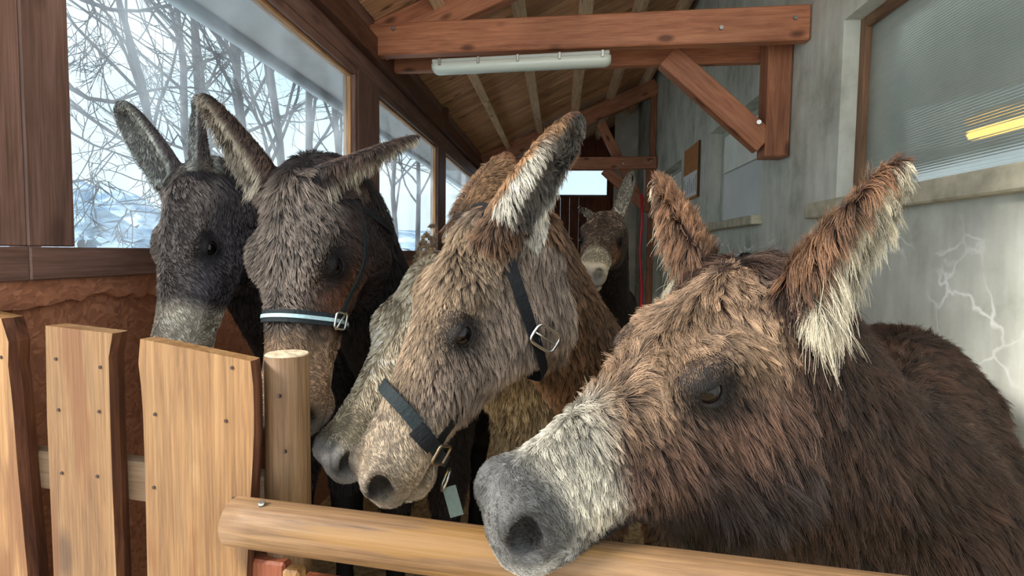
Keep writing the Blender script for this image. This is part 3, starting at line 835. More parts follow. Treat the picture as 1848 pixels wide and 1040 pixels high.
la = at(424, 940, 1.0); lb_ = at(1350, 1067, 0.87); lb_[2] = la[2]
ld = _n(lb_ - la)
le = la + ld * 1.75
cyl_between('log', la, le, 0.0495 * GS, 0.052 * GS, W_LOG, lg, 32, 30, wob=0.012, seed=9)
q = la + ld * 0.065
cyl_between('screw', q + np.array((0, -.012, .041)), q + np.array((0, -.014, .049)), 0.007, 0.006, STEEL, lg, 10)
# boards of the gate hanging under the log
gb = empty('gate_boarding', tuple(la * (1, 1, 0)), label='brown boards of the gate under the log rail', cat='gate')
for (a, b, top) in ((455, 522, 985), (548, 640, 1018), (650, 760, 1028)):
    p0 = on_fence(a, top, .03); p1 = on_fence(b, top, .03); zt2 = p0.z - 0.02
    mid = (p0 + p1) / 2
    beam('board', (mid.x, mid.y, 0.08), (mid.x, mid.y, zt2), (p1 - p0).length - .004, 0.03, W_GATE, gb, up=tuple(Nf))
p0 = on_fence(516, 1022, -.01); p1 = on_fence(546, 1022, -.01); mid = (p0 + p1) / 2
beam('cleat', (mid.x, mid.y, 0.3), (mid.x, mid.y, p0.z), (p1 - p0).length, 0.03, W_PICKET, gb, up=tuple(Nf))
p0 = on_fence(540, 1030, .075); p1 = p0 + U * 1.7
beam('crossbar', (p0.x, p0.y, .55), (p1.x, p1.y, .55), .03, .1, W_GATE, gb)
# ================================================================== DONKEYS
def smin(a, b, k):
    h = np.clip(0.5 + 0.5 * (b - a) / k, 0, 1)
    return b + (a - b) * h - k * h * (1 - h)
def smax(a, b, k): return -smin(-a, -b, k)
def sstep(a, b, x):
    t = np.clip((x - a) / (b - a), 0, 1); return t * t * (3 - 2 * t)

class Grid:
    """a box of samples, fine around the head and coarse elsewhere"""
    def __init__(self, lo, hi, flo, fhi, h, H):
        self.ax = []
        for i in range(3):
            c = [flo[i]]
            while c[-1] < fhi[i]: c.append(c[-1] + h)
            s = h
            while c[-1] < hi[i]: s = min(s * 1.25, H); c.append(c[-1] + s)
            s = h; d = [c[0]]
            while d[-1] > lo[i]: s = min(s * 1.25, H); d.append(d[-1] - s)
            self.ax.append(np.array(d[:0:-1] + c))
        self.v = np.full([len(a) for a in self.ax], 10.0, np.float32)
    def block(self, lo, hi):
        return tuple(slice(max(0, int(np.searchsorted(a, l)) - 1), int(np.searchsorted(a, u)) + 1) for a, l, u in zip(self.ax, lo, hi))
    def add(self, fn, lo, hi, k=0.03, op='union'):
        s = self.block(lo, hi)
        X = self.ax[0][s[0]][:, None, None]; Y = self.ax[1][s[1]][None, :, None]; Z = self.ax[2][s[2]][None, None, :]
        if 0 in (X.size, Y.size, Z.size): return
        d = fn(X, Y, Z)
        self.v[s] = smin(self.v[s], d, k) if op == 'union' else smax(self.v[s], -d, k)
    def mesh(self):
        """surface nets"""
        v = self.v; ins = v < 0
        nx, ny, nz = v.shape
        cnt = np.zeros((nx - 1, ny - 1, nz - 1), np.int16); acc = np.zeros((nx - 1, ny - 1, nz - 1, 3), np.float32)
        quads = []
        def sl(d, a):
            r = [slice(None)] * 3
            return r
        for d in range(3):
            e0 = [slice(None)] * 3; e1 = [slice(None)] * 3
            e0[d] = slice(0, -1); e1[d] = slice(1, None)
            a, b = ins[tuple(e0)], ins[tuple(e1)]
            idx = np.argwhere(a != b)
            if len(idx) == 0: continue
            j = idx.copy(); j[:, d] += 1
            va = v[tuple(idx.T)]; vb = v[tuple(j.T)]
            t = va / (va - vb)
            pos = np.stack([self.ax[i][idx[:, i]] for i in range(3)], 1).astype(np.float64)
            pos[:, d] += t * (self.ax[d][j[:, d]] - self.ax[d][idx[:, d]])
            u, w = [(1, 2), (2, 0), (0, 1)][d]
            ok = (idx[:, u] > 0) & (idx[:, w] > 0) & (idx[:, u] < v.shape[u] - 1) & (idx[:, w] < v.shape[w] - 1)
            idx, pos = idx[ok], pos[ok]; flip = a[tuple(idx.T)]
            cells = []
            for du, dw in ((-1, -1), (0, -1), (0, 0), (-1, 0)):
                c = idx.copy(); c[:, u] += du; c[:, w] += dw
                np.add.at(cnt, tuple(c.T), 1); np.add.at(acc, tuple(c.T), pos)
                cells.append(np.ravel_multi_index(tuple(c.T), cnt.shape))
            q = np.stack(cells, 1)
            q[~flip] = q[~flip][:, ::-1]
            quads.append(q)
        act = cnt.ravel() > 0
        ids = np.full(act.size, -1, np.int64); ids[act] = np.arange(act.sum())
        P = acc.reshape(-1, 3)[act] / cnt.ravel()[act][:, None]
        Q = ids[np.concatenate(quads)]
        return P.astype(np.float64), Q

# the head's lines, in head lengths from the poll (0) to the tip of the nose (1)
HX   = [-.10, 0.0, .08, .16, .24, .32, .40, .50, .60, .70, .80, .88, .94, .98, 1.01]
HTOP = [-.10, .00, .045, .06, .062, .055, .040, .020, .006, .000, .000, -.008, -.028, -.055, -.105]
HBOT = [-.22, -.30, -.365, -.405, -.415, -.400, -.365, -.315, -.280, -.262, -.262, -.270, -.262, -.235, -.165]
HW   = [.075, .125, .155, .175, .186, .186, .170, .140, .121, .114, .118, .120, .108, .086, .045]
def head_sdf(x, y, z, t=None):
    xc = np.clip(x, HX[0], HX[-1])
    top = np.interp(xc, HX, HTOP); bot = np.interp(xc, HX, HBOT); w = np.interp(xc, HX, HW)
    c = (top + bot) / 2; h = (top - bot) / 2
    q = (z - c) / h
    w = w * (1 - 0.22 * np.clip(-q, 0, 1) ** 2 - 0.10 * np.clip(q, 0, 1) ** 2)
    rho = (np.abs(y / w) ** 2.35 + np.abs(q) ** 2.35) ** (1 / 2.35)
    d = (rho - 1) * np.minimum(w, h)
    dx = np.abs(x - xc)
    return np.where(dx > 0, np.sqrt(np.maximum(d, 0) ** 2 + dx * dx) + np.minimum(d, 0) * 0, d)
def ell(x, y, z, c, r):
    k = np.sqrt(((x - c[0]) / r[0]) ** 2 + ((y - c[1]) / r[1]) ** 2 + ((z - c[2]) / r[2]) ** 2)
    return (k - 1) * min(r)
EYEP = (.355, .158, -.085)
def head_full(x, y, z, e=(0, 0), no=(.942, .120)):
    ay = np.abs(y)
    d = head_sdf(x, y, z)
    d = smin(d, ell(x, ay, z, (.20, .115, -.255), (.155, .068, .135)), .05)          # jaw muscle
    d = smin(d, ell(x, ay, z, (.305, .135, -.005), (.10, .055, .05)), .05)            # brow
    d = smin(d, ell(x, ay, z, (.50, .112, -.135), (.13, .022, .022)), .05)           # cheek bone ridge
    d = smin(d, ell(x, ay, z, (.905, .080, -.085), (.085, .052, .075)), .03)         # nostril wing
    d = smin(d, ell(x, y, z, (.895, 0, -.245), (.07, .075, .045)), .03)              # chin
    d = smin(d, ell(x, y, z, (.965, 0, -.165), (.055, .085, .055)), .03)             # upper lip
    d = smax(d, -ell(x - e[0], ay, z - e[1], (.365, .202, -.088), (.062, .034, .042)), .02)        # eye socket
    d = smin(d, np.sqrt((x - e[0] - EYEP[0]) ** 2 + (ay - EYEP[1]) ** 2 + (z - e[1] - EYEP[2]) ** 2) - .044, .012)   # lids
    d = smax(d, -ell(x - e[0], ay, z - e[1], (.362, .200, -.089), (.048, .034, .020)), .008)        # the slit between them
    # nostrils
    cx, sx = math.cos(.75), math.sin(.75)
    nx = (x - no[0]) * cx - (z + .085) * sx; nz = (x - no[0]) * sx + (z + .085) * cx
    d = smax(d, -ell(nx, ay, nz, (0, no[1], 0), (.060, .060 if no[1] > .1 else .034, .038)), .015)
    # mouth line
    g = np.exp(-((z + .205 + .10 * (1.0 - x)) / .013) ** 2) * sstep(.72, .80, x)
    return d + .024 * g

class Ear:
    def __init__(self, base, tip, open_dir, wid=0.165, bend=0.0):
        self.b = np.array(base, float); v = np.array(tip, float) - self.b
        self.L = np.linalg.norm(v); self.a = v / self.L
        n = np.array(open_dir, float); n = n - n.dot(self.a) * self.a; self.n = _n(n)
        self.s = np.cross(self.a, self.n); self.w = wid / 0.165; self.bend = bend
    T = [-.16, 0, .1, .25, .4, .6, .8, .92, .98, 1.0]
    A = [.10, .115, .14, .16, .165, .155, .132, .098, .058, .025]
    D = [.10, .105, .11, .10, .088, .072, .054, .036, .02, .01]
    def local(self, X, Y, Z):
        x, y, z = X - self.b[0], Y - self.b[1], Z - self.b[2]
        t = (x * self.a[0] + y * self.a[1] + z * self.a[2]) / self.L
        s = x * self.s[0] + y * self.s[1] + z * self.s[2]
        n = x * self.n[0] + y * self.n[1] + z * self.n[2] - self.bend * self.L * t * t
        return t, s, n
    def sdf(self, X, Y, Z):
        t, s, n = self.local(X, Y, Z)
        tc = np.clip(t, -.16, 1.0)
        A = np.interp(tc, self.T, self.A) * self.L * self.w; D = np.interp(tc, self.T, self.D) * self.L * self.w
        d = (np.sqrt((s / A) ** 2 + (n / D) ** 2) - 1) * np.minimum(A, D)
        dt = np.abs(t - tc) * self.L
        d = np.where(dt > 0, np.sqrt(np.maximum(d, 0) ** 2 + dt * dt), d)
        Ai = A * .76; Di = D * 1.25; off = D * .72
        di = (np.sqrt((s / Ai) ** 2 + ((n - off) / Di) ** 2) - 1) * np.minimum(Ai, Di)
        ti = np.clip((t - .06) / .10, 0, 1); ti2 = np.clip((.94 - t) / .05, 0, 1)
        di = di + (1 - ti) * .03 + (1 - ti2) * .03
        return smax(d, -di, .006)
    def box(self, m=.07):
        p = [self.b - self.a * .2 * self.L, self.b + self.a * self.L + self.n * self.bend * self.L]
        return np.minimum(*p) - m, np.maximum(*p) + m

def rcone(p0, r0, p1, r1, flat=None):
    p0, p1 = np.array(p0, float), np.array(p1, float); v = p1 - p0; vv = v.dot(v)
    def fn(X, Y, Z):
        x, y, z = X - p0[0], Y - p0[1], Z - p0[2]
        t = np.clip((x * v[0] + y * v[1] + z * v[2]) / vv, 0, 1)
        return np.sqrt((x - t * v[0]) ** 2 + (y - t * v[1]) ** 2 + (z - t * v[2]) ** 2) - (r0 + (r1 - r0) * t)
    m = max(r0, r1) + 0.06
    return fn, np.minimum(p0, p1) - m, np.maximum(p0, p1) + m

def vnoise(P, f, seed):
    rg = np.random.default_rng(seed); o = np.zeros(len(P))
    for i in range(6):
        k = _n(rg.normal(0, 1, 3)) * f * rg.uniform(.7, 1.4)
        o += np.sin(P @ k + rg.uniform(0, 6.28))
    return o / 3.0
def L3(c): return np.array(lin(c))

HAIR_MAT = bpy.data.materials.new('donkey_hair'); HAIR_MAT.use_nodes = True
_h = HAIR_MAT.node_tree; _b = _h.nodes['Principled BSDF']
_a1 = N(_h, 'ShaderNodeAttribute', attribute_name='root_colour'); _a2 = N(_h, 'ShaderNodeAttribute', attribute_name='tip_colour')
_ci = N(_h, 'ShaderNodeHairInfo'); _mx = N(_h, 'ShaderNodeMix', data_type='RGBA')
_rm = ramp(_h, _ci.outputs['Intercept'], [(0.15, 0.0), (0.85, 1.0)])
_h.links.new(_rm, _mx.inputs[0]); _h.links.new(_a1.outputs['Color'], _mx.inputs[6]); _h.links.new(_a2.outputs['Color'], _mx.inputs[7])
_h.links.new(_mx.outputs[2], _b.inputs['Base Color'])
_b.inputs['Roughness'].default_value = 0.5; _b.inputs['Specular IOR Level'].default_value = 0.25
SKIN_MAT = bpy.data.materials.new('donkey_skin'); SKIN_MAT.use_nodes = True
_s = SKIN_MAT.node_tree; _sb = _s.nodes['Principled BSDF']
_sa = N(_s, 'ShaderNodeAttribute', attribute_name='skin_colour'); _s.links.new(_sa.outputs['Color'], _sb.inputs['Base Color'])
_sb.inputs['Roughness'].default_value = 0.7; _sb.inputs['Specular IOR Level'].default_value = 0.2
EYE_MAT = plain('donkey_eye', (7, 5, 5), 0.12, spec=0.22)
S.cycles_curves.shape = 'RIBBONS' if hasattr(S, 'cycles_curves') else None

class Donkey:
    def __init__(self, d):
        self.d = d
        L = self.L = d['L']
        nose = np.array(d['nose'], float); poll = np.array(d['poll'], float)
        f = _n(nose - poll)
        print(d['label'][:30], 'poll-nose', round(float(np.linalg.norm(nose - poll)), 3), 'L', L)
        self.O = nose - f * L * 0.99
        up = np.array(d.get('up', (0, 0, 1)), float)
        z = _n(up - up.dot(f) * f); y = np.cross(z, f)
        r = d.get('roll', 0.0)
        # positive roll lowers the animal's left side
        self.f = f; self.y = y * math.cos(r) - z * math.sin(r); self.z = z * math.cos(r) + y * math.sin(r)
        self.O = self.O - self.z * L * d.get('drop', .03)
        self.R = np.array((self.f, self.y, self.z))
        self.ears = []; self.eo = d.get('eye', (0, 0)); self.no = d.get('nos', (.942, .120)); self.deep = d.get('deep', 1.0); self.wide = d.get('wide', 1.0)
        for side, tip, od, wid, bend in d['ears']:
            b = self.W((.035, side * d.get('es', .105), .005))
            self.ears.append(Ear(b, tip, od, wid, bend))
        self.build()
    def W(self, q):
        q = np.array(q, float) * (1, self.wide, 1)
        if q[2] < 0: q[2] *= self.deep
        return self.O + (q * self.L) @ self.R
    def H(self, P):
        q = ((P - self.O) @ self.R.T) / self.L
        q[:, 1] /= self.wide; q[:, 2] = np.where(q[:, 2] < 0, q[:, 2] / self.deep, q[:, 2])
        return q
    def build(self):
        d, L = self.d, self.L
        lo = np.array([1e9] * 3); hi = -lo
        hc = [self.W((a, b, c)) for a in (-.1, 1.08) for b in (-.24, .24) for c in (-.48, .12)]
        flo, fhi = np.min(hc, 0), np.max(hc, 0)
        for e in self.ears:
            l, u = e.box(); flo = np.minimum(flo, l + .03); fhi = np.maximum(fhi, u - .03)
        wi, hp = np.array(d['withers'], float), np.array(d['hip'], float)
        s = d.get('bw', 1.0)
        ax = _n(hp - wi); ax[2] = 0; ax = _n(ax); lat = np.cross((0, 0, 1), ax)      # ax points backwards
        lo = np.minimum(flo, np.minimum(wi, hp) - .40); hi = np.maximum(fhi, np.maximum(wi, hp) + .42)
        lo[2] = -0.02
        g = self.g = Grid(lo, hi, flo - .005, fhi + .005, d.get('h', .006), .022)
        # trunk
        prims = []
        sh = wi - (0, 0, .25 * s) ; bl = (wi + hp) / 2 - (0, 0, .30 * s); rp = hp - (0, 0, .225 * s)
        prims += [(rcone(sh, .225 * s, bl, .265 * s), .05), (rcone(bl, .265 * s, rp, .225 * s), .05)]
        prims += [(rcone(wi - (0, 0, .09) - ax * .02, .085 * s, hp - (0, 0, .13), .12 * s), .10)]
        ch = sh - ax * .10 - (0, 0, .05)
        prims += [(rcone(ch, .17 * s, sh, .2 * s), .06)]
        # neck: a crest bar and a throat bar
        n0 = self.W((.03, 0, -.10)); n1 = wi - (0, 0, .17) - ax * .02
        t0 = self.W(d.get('throat', (.10, 0, -.24))); t1 = ch + (0, 0, .04)
        nk = d.get('neck', 1.0)
        prims += [(rcone(n0, .085 * L / .56 * nk, n1, .14 * s), .07), (rcone(t0, .085 * L / .56 * nk, t1, .15 * s), .09), (rcone((n0 + t0) / 2, .10 * L / .56 * nk, (n1 + t1) / 2, .165 * s), .06)]
        # legs
        for sd in (-1, 1):
            q = sh + lat * .12 * s * sd; z0 = q[2]
            k = [(q + (0, 0, -.08), .10), (q * (1, 1, 0) + (0, 0, .62) + ax * .02, .075), (q * (1, 1, 0) + (0, 0, .38), .045), (q * (1, 1, 0) + (0, 0, .12), .031), (q * (1, 1, 0) + (0, 0, .03) - ax * .03, .045)]
            q2 = rp + lat * .12 * s * sd
            k2 = [(q2 + (0, 0, -.02), .15), (q2 * (1, 1, 0) + (0, 0, .66) - ax * .08, .10), (q2 * (1, 1, 0) + (0, 0, .45) + ax * .11, .05), (q2 * (1, 1, 0) + (0, 0, .13) + ax * .07, .034), (q2 * (1, 1, 0) + (0, 0, .03) + ax * .04, .046)]
            for kk in (k, k2):
                for (a, ra), (b_, rb) in zip(kk, kk[1:]): prims.append((rcone(a, ra, b_, rb), .03))
        # tail
        tb = rp + ax * .20 * s + (0, 0, .08); prims += [(rcone(tb, .035, tb + ax * .07 - (0, 0, .22), .028), .04), (rcone(tb + ax * .07 - (0, 0, .22), .026, tb + ax * .06 - (0, 0, .5), .05), .02)]
        for (fn, l, u), k in prims: g.add(fn, l, u, k)
        R, O = self.R, self.O
        def hf(X, Y, Z):
            x, y, z = X - O[0], Y - O[1], Z - O[2]
            a, b, c = [(x * R[i, 0] + y * R[i, 1] + z * R[i, 2]) / L for i in range(3)]
            return head_full(a, b / self.wide, np.where(c < 0, c / self.deep, c), self.eo, self.no).astype(np.float32) * L
        g.add(hf, np.min(hc, 0), np.max(hc, 0), .05 * L / .56)
        for e in self.ears:
            l, u = e.box(); g.add(e.sdf, l, u, .018)
        g.v[:, :, g.ax[2] < 0] = np.maximum(g.v[:, :, g.ax[2] < 0], .005)
        P, Q = g.mesh()
        P[:, 2] = np.maximum(P[:, 2], 0.0)
        self.P, self.Q = P, Q
        # ------------------------------------------------ objects
        root = self.root = empty(d.get('name', 'donkey'), tuple((wi * (1, 1, 0))), label=d['label'], cat='donkey', group='donkeys at the stable gate')
        me = bpy.data.meshes.new('body')
        me.vertices.add(len(P)); me.vertices.foreach_set('co', P.ravel())
        me.loops.add(Q.size); me.loops.foreach_set('vertex_index', Q.ravel().astype(np.int32))
        me.polygons.add(len(Q)); me.polygons.foreach_set('loop_start', np.arange(0, Q.size, 4, dtype=np.int32)); me.polygons.foreach_set('loop_total', np.full(len(Q), 4, np.int32))
        me.update(calc_edges=True); me.validate()
        me.polygons.foreach_set('use_smooth', [True] * len(me.polygons))
        me.materials.append(SKIN_MAT)
        nrm = np.empty(len(me.vertices) * 3, np.float32); me.vertices.foreach_get('normal', nrm); nrm = nrm.reshape(-1, 3).astype(np.float64)
        self.nrm = nrm
        f = self.features(P, nrm)
        cr, ct = self.colours(P, nrm, f)
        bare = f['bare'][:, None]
        sk = cr * (0.30 * (1 - bare) + 0.95 * bare)  # haired skin darkened, painting shade into the gaps of the coat
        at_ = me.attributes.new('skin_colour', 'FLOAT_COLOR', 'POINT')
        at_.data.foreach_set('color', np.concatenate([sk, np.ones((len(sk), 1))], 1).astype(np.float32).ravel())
        body = bpy.data.objects.new('body', me); link(body, root); place(body, Matrix.Identity(4), root)
        self.body = body
        for sd in (-1, 1):
            c = self.W((EYEP[0] + self.eo[0], sd * (EYEP[1] - .004), EYEP[2] + self.eo[1]))
            bm = bmesh.new(); bmesh.ops.create_uvsphere(bm, u_segments=20, v_segments=14, radius=.0405 * L)
            bm_obj('eye', bm, EYE_MAT, root, True, Matrix.Translation(c))
        self.hair()
    def features(self, P, nrm):
        q = self.H(P); f = {}
        hd = head_sdf(q[:, 0], q[:, 1], q[:, 2])
        f['q'] = q
        ear = np.zeros(len(P)); inner = np.zeros(len(P)); et = np.zeros(len(P)); eid = np.full(len(P), -1)
        rim = np.zeros(len(P)); ro = np.zeros(len(P)); f['rim_open'] = ro
        for i, e in enumerate(self.ears):
            t, s, n = e.local(P[:, 0], P[:, 1], P[:, 2])
            A = np.interp(np.clip(t, 0, 1), e.T, e.A) * e.L * e.w
            near = (t > .05) & (t < 1.05) & (np.abs(s) < A * 1.35 + .006) & (np.abs(n) < A * 1.3 + .012) & (hd > .012)
            ear[near] = 1; et[near] = t[near]; eid[near] = i
            inn = (nrm @ e.n > .15) & near & (np.abs(s) < A * .90) & (n < A * .62)
            inner[inn] = 1
            ro[near] = (n[near] > -.002)
            rim[near] = np.maximum(rim[near], (np.abs(s)[near] / A[near]))
        f['ear'] = ear; f['inner'] = inner; f['et'] = et; f['eid'] = eid; f['rim'] = rim
        f['head'] = ((hd < .06) & (ear == 0) & (q[:, 0] > -.02)).astype(float)
        f['eye'] = np.exp(-(((q[:, 0] - EYEP[0] - self.eo[0]) / .068) ** 2 + ((np.abs(q[:, 1]) - .17) / .06) ** 2 + ((q[:, 2] - EYEP[2] - self.eo[1]) / .048) ** 2))
        ny = self.no[1]
        nos = np.exp(-(((q[:, 0] - self.no[0]) / .055) ** 2 + ((np.abs(q[:, 1]) - ny + (.025 if ny > .1 else 0)) / (.06 if ny > .1 else .034)) ** 2 + ((q[:, 2] + .085) / .048) ** 2))
        f['nostril'] = nos * f['head']
        f['bare'] = np.clip(sstep(.87, .95, q[:, 0]) * f['head'] + f['nostril'] + (f['eye'] > .75), 0, 1)
        return f
    def colours(self, P, nrm, f):
        p = self.d['pal']; q = f['q']; n = len(P)
        n1 = vnoise(P, 18, 1)[:, None]; n2 = vnoise(P, 60, 2)[:, None]
        def mix(a, b, t): return a * (1 - t) + b * t
        C0 = lambda k: np.tile(L3(p[k]), (n, 1))
        root, tip = C0('coat'), C0('tip')
        hd = f['head'][:, None]
        # forehead and nose bridge lighter hair on top of the head
        tp = (sstep(-.10, .02, q[:, 2]) * sstep(-.05, .12, q[:, 0]))[:, None] * hd
        root = mix(root, C0('fore'), tp * .6); tip = mix(tip, C0('fore_tip'), np.clip(tp + .25 * n1 * tp, 0, 1))
        nb = (1 - f['head'] - f['ear'])[:, None]
        root = mix(root, C0('neck'), nb); tip = mix(tip, C0('neck_tip'), nb)
        # cheek under the eye
        if 'cheek' in p:
            ck = np.exp(-(((q[:, 0] - .46) / .13) ** 2 + ((q[:, 2] + .15) / .10) ** 2))[:, None] * hd
            root = mix(root, C0('cheek'), ck * .8); tip = mix(tip, C0('cheek'), ck * .9)
        # pale muzzle with a wavy upper edge, grey nose
        x0 = p.get('muz_x', .62)
        mz = sstep(x0 - .05, x0 + .05, q[:, 0] + .03 * n1[:, 0] + p.get('muz_tilt', 0) * (q[:, 2] + .13))[:, None] * hd
        root = mix(root, C0('muzzle') * .75, mz); tip = mix(tip, C0('muzzle'), mz)
        gx = p.get('nose_x', .86)
        gn = sstep(gx - .05, gx + .05, q[:, 0] + .02 * n1[:, 0])[:, None] * hd
        root = mix(root, C0('nose'), gn); tip = mix(tip, C0('nose'), gn)
        if 'lip' in p:
            lp = (sstep(-.105, -.145, q[:, 2] + .02 * n1[:, 0]) * sstep(.80, .86, q[:, 0]))[:, None] * hd
            root = mix(root, C0('lip') * .8, lp); tip = mix(tip, C0('lip'), lp)
        ns = np.clip(f['nostril'] * 1.5, 0, 1)[:, None] * p.get('nos_k', .95); dk = np.tile(L3((30, 28, 29)), (n, 1))
        root = mix(root, dk, ns); tip = mix(tip, dk, ns)
        ey = np.clip(f['eye'] * 2.2, 0, 1)[:, None] * hd  # dark hair ring, widened to paint in the shadow below the eye
        ring = C0('ring')
        root = mix(root, ring, ey * .9); tip = mix(tip, ring, ey * .9)
        # ears
        if 'jaw' in p:                                          # dark long hair under the cheek, with the shadow there painted in
            jw = (sstep(-.13, -.20, q[:, 2] + .03 * n1[:, 0]) * (1 - sstep(.82, .88, q[:, 0])))[:, None] * hd
            root = mix(root, C0('jaw'), jw); tip = mix(tip, C0('jaw') * 2.2, jw)
        er = f['ear'][:, None]; inn = f['inner'][:, None]; et = f['et'][:, None]
        root = mix(root, C0('ear_back'), er); tip = mix(tip, C0('ear_back_tip'), er)
        te = sstep(.80, .97, f['et'])[:, None] * er
        root = mix(root, C0('ear_tip'), te); tip = mix(tip, C0('ear_tip'), te * .8)
        bb = (1 - sstep(.05, .22, f['et']))[:, None] * er
        root = mix(root, C0('ear_base'), bb); tip = mix(tip, C0('ear_base'), bb)
        root = mix(root, C0('ear_in'), inn); tip = mix(tip, C0('ear_in_tip'), inn)
        if 'rim' in p:
            rk = (f['ear'] * sstep(.72, .85, f['rim']) * (1 - sstep(.45, .75, f['et'])) * f['rim_open'])[:, None]
            root = mix(root, C0('rim') * .7, rk); tip = mix(tip, C0('rim'), rk)
        k = (1 + .22 * n2 + .14 * n1)
        k = k * self.d.get('dim', .62)
        return np.clip(root * k, .002, 1), np.clip(tip * k, .002, 1)
    def hair(self):
        d, P, Q, L = self.d, self.P, self.Q, self.L
        rg = np.random.default_rng(d.get('seed', 1))
        T = np.concatenate([Q[:, [0, 1, 2]], Q[:, [0, 2, 3]]])
        a, b, c = P[T[:, 0]], P[T[:, 1]], P[T[:, 2]]
        cr = np.cross(b - a, c - a); area = np.linalg.norm(cr, axis=1) / 2
        ctr = (a + b + c) / 3; fn = cr / (2 * area[:, None] + 1e-12)
        f = self.features(ctr, fn)
        view = np.array((0, 0, EYE)) - ctr; dist = np.linalg.norm(view, axis=1); view /= dist[:, None]
        facing = (fn * view).sum(1)
        w = area * np.where(f['ear'] > 0, d.get('w_ear', 1.6), np.where(f['head'] > 0, 1.0, d.get('w_neck', .5)))
        w *= np.where(f['inner'] > 0, d.get('w_in', .8), 1)
        w *= (facing > -.45) * (ctr[:, 2] > .5) * np.where(facing > 0, 1, .6)
        w *= 1 - .85 * (f['eye'] > .6)
        if 'cull' in d: w *= d['cull'](ctr, f)
        n = d['n']
        ti = rg.choice(len(T), n, p=w / w.sum())
        u = rg.random((n, 2)); fl = u.sum(1) > 1; u[fl] = 1 - u[fl]
        w3 = np.stack([1 - u.sum(1), u[:, 0], u[:, 1]], 1)
        R = (P[T[ti]] * w3[:, :, None]).sum(1); Nn = (self.nrm[T[ti]] * w3[:, :, None]).sum(1)
        Nn /= np.linalg.norm(Nn, axis=1)[:, None] + 1e-9
        F = self.features(R, Nn); q = F['q']
        root, tip = self.colours(R, Nn, F)
        jit = rg.normal(1, .16, (n, 1)); root *= np.clip(jit, .5, 1.6); tip *= np.clip(jit, .5, 1.6)
        # lengths
        ln = d['len']
        l = np.full(n, ln['neck'])
        H = F['head'] > 0
        x = np.clip(q[:, 0], -.1, 1.05)
        prof = np.interp(x, [-.1, .05, .2, .38, .5, .62, .72, .85, .92, 1.05], [ln['poll'], ln['poll'], ln['fore'], ln['fore'], ln['bridge'], ln['bridge'] * .8, ln['muzzle'], ln['muzzle'] * .7, .006, .004])
        side = sstep(-.08, -.2, q[:, 2]) * (1 - sstep(.52, .68, x))
        prof = prof * (1 - side) + ln['cheek'] * side
        l = np.where(H, prof, l)
        ed = np.exp(-(((q[:, 0] - EYEP[0] - self.eo[0]) / .10) ** 2 + ((np.abs(q[:, 1]) - .17) / .09) ** 2 + ((q[:, 2] - EYEP[2] - self.eo[1] - .03) / .085) ** 2))
        l = l * (1 - .88 * np.clip(ed * 1.5, 0, 1))
        E = F['ear'] > 0; I = F['inner'] > 0
        l = np.where(E, ln['ear'] * np.interp(F['et'], [0, .2, .8, 1], [1.1, 1, .9, .6]), l)
        l = np.where(I, ln['ear_in'] * np.interp(F['et'], [0, .15, .7, 1], [1.3, 1.0, .6, .25]) , l)
        rimm = E & (F['rim'] > .8) & ~I
        l = np.where(rimm, ln.get('rim', ln['ear']) * np.interp(F['et'], [0, .3, .8, 1], [1.4, 1.2, .8, .5]), l)
        if 'lenmod' in d: l = l * d['lenmod'](R, F, q)
        l = l * rg.uniform(.65, 1.2, n)
        # combing
        down = np.array((0, 0, -1.0))
        sy = np.sign(q[:, 1])[:, None] * np.minimum(1, np.abs(q[:, 1])[:, None] / .04)
        cb = d.get('comb', {})
        hc = down * cb.get('down', .9) - self.f * cb.get('back', .25) + self.y * sy * cb.get('side', .35)
        mzl = sstep(.6, .75, x)[:, None]
        hc = hc * (1 - mzl) + mzl * (-self.f * .4 + down * .5 + self.y * sy * .5)
        wi, hp = np.array(d['withers']), np.array(d['hip']); back = _n(hp - wi)
        bc = down * .9 + back * .5
        comb = np.where(H[:, None], hc, bc)
        for i, e in enumerate(self.ears):
            m = (F['eid'] == i) & ~I
            comb[m] = e.a * .8 + down * cb.get('ear_down', .35)
            mi = (F['eid'] == i) & I
            t, s_, n_ = e.local(R[:, 0], R[:, 1], R[:, 2])
            comb[mi] = e.a * .35 + down * cb.get('in_down', .5) - np.sign(s_[mi])[:, None] * e.s * .35 + e.n * .25
            mr = m & rimm
            comb[mr] = e.a * .3 + down * cb.get('rim_down', .5) + e.n * .3
        wob = np.stack([vnoise(R, 30, 11), vnoise(R, 30, 12), vnoise(R, 30, 13)], 1)
        comb = comb + wob * cb.get('wob', .30)
        comb -= (comb * Nn).sum(1)[:, None] * Nn
        comb /= np.linalg.norm(comb, axis=1)[:, None] + 1e-6
        lift = np.clip(cb.get('lift', .32) + .10 * vnoise(R, 45, 21), .08, .9)
        lift = np.where(E & ~I, cb.get('ear_lift', .30), lift); lift = np.where(I, .55, lift)
        lift = np.where(H & (q[:, 0] > .7), .22, lift)[:, None]
        D = comb * np.cos(lift * 1.3) + Nn * np.sin(lift * 1.3)
        K = d.get('K', 7)
        pts = np.empty((n, K, 3)); pts[:, 0] = R
        dr = D.copy(); seg = (l / (K - 1))[:, None]
        curl = rg.normal(0, 1, (n, 3)); cs = d.get('curl', .22)
        droop = np.where(I | rimm, cb.get('in_droop', .30), cb.get('droop', .13))[:, None]
        for k in range(1, K):
            pts[:, k] = pts[:, k - 1] + dr * seg
            dr = dr + down * droop + curl * cs * .35 + Nn * -.02
            if k % 2 == 0: curl = curl * .3 + rg.normal(0, 1, (n, 3)) * .7
            dr /= np.linalg.norm(dr, axis=1)[:, None]
        # locks: hairs lean together towards the tip of a leading hair
        per = d.get('per', 12); g = max(50, n // per)
        kd = KDTree(g)
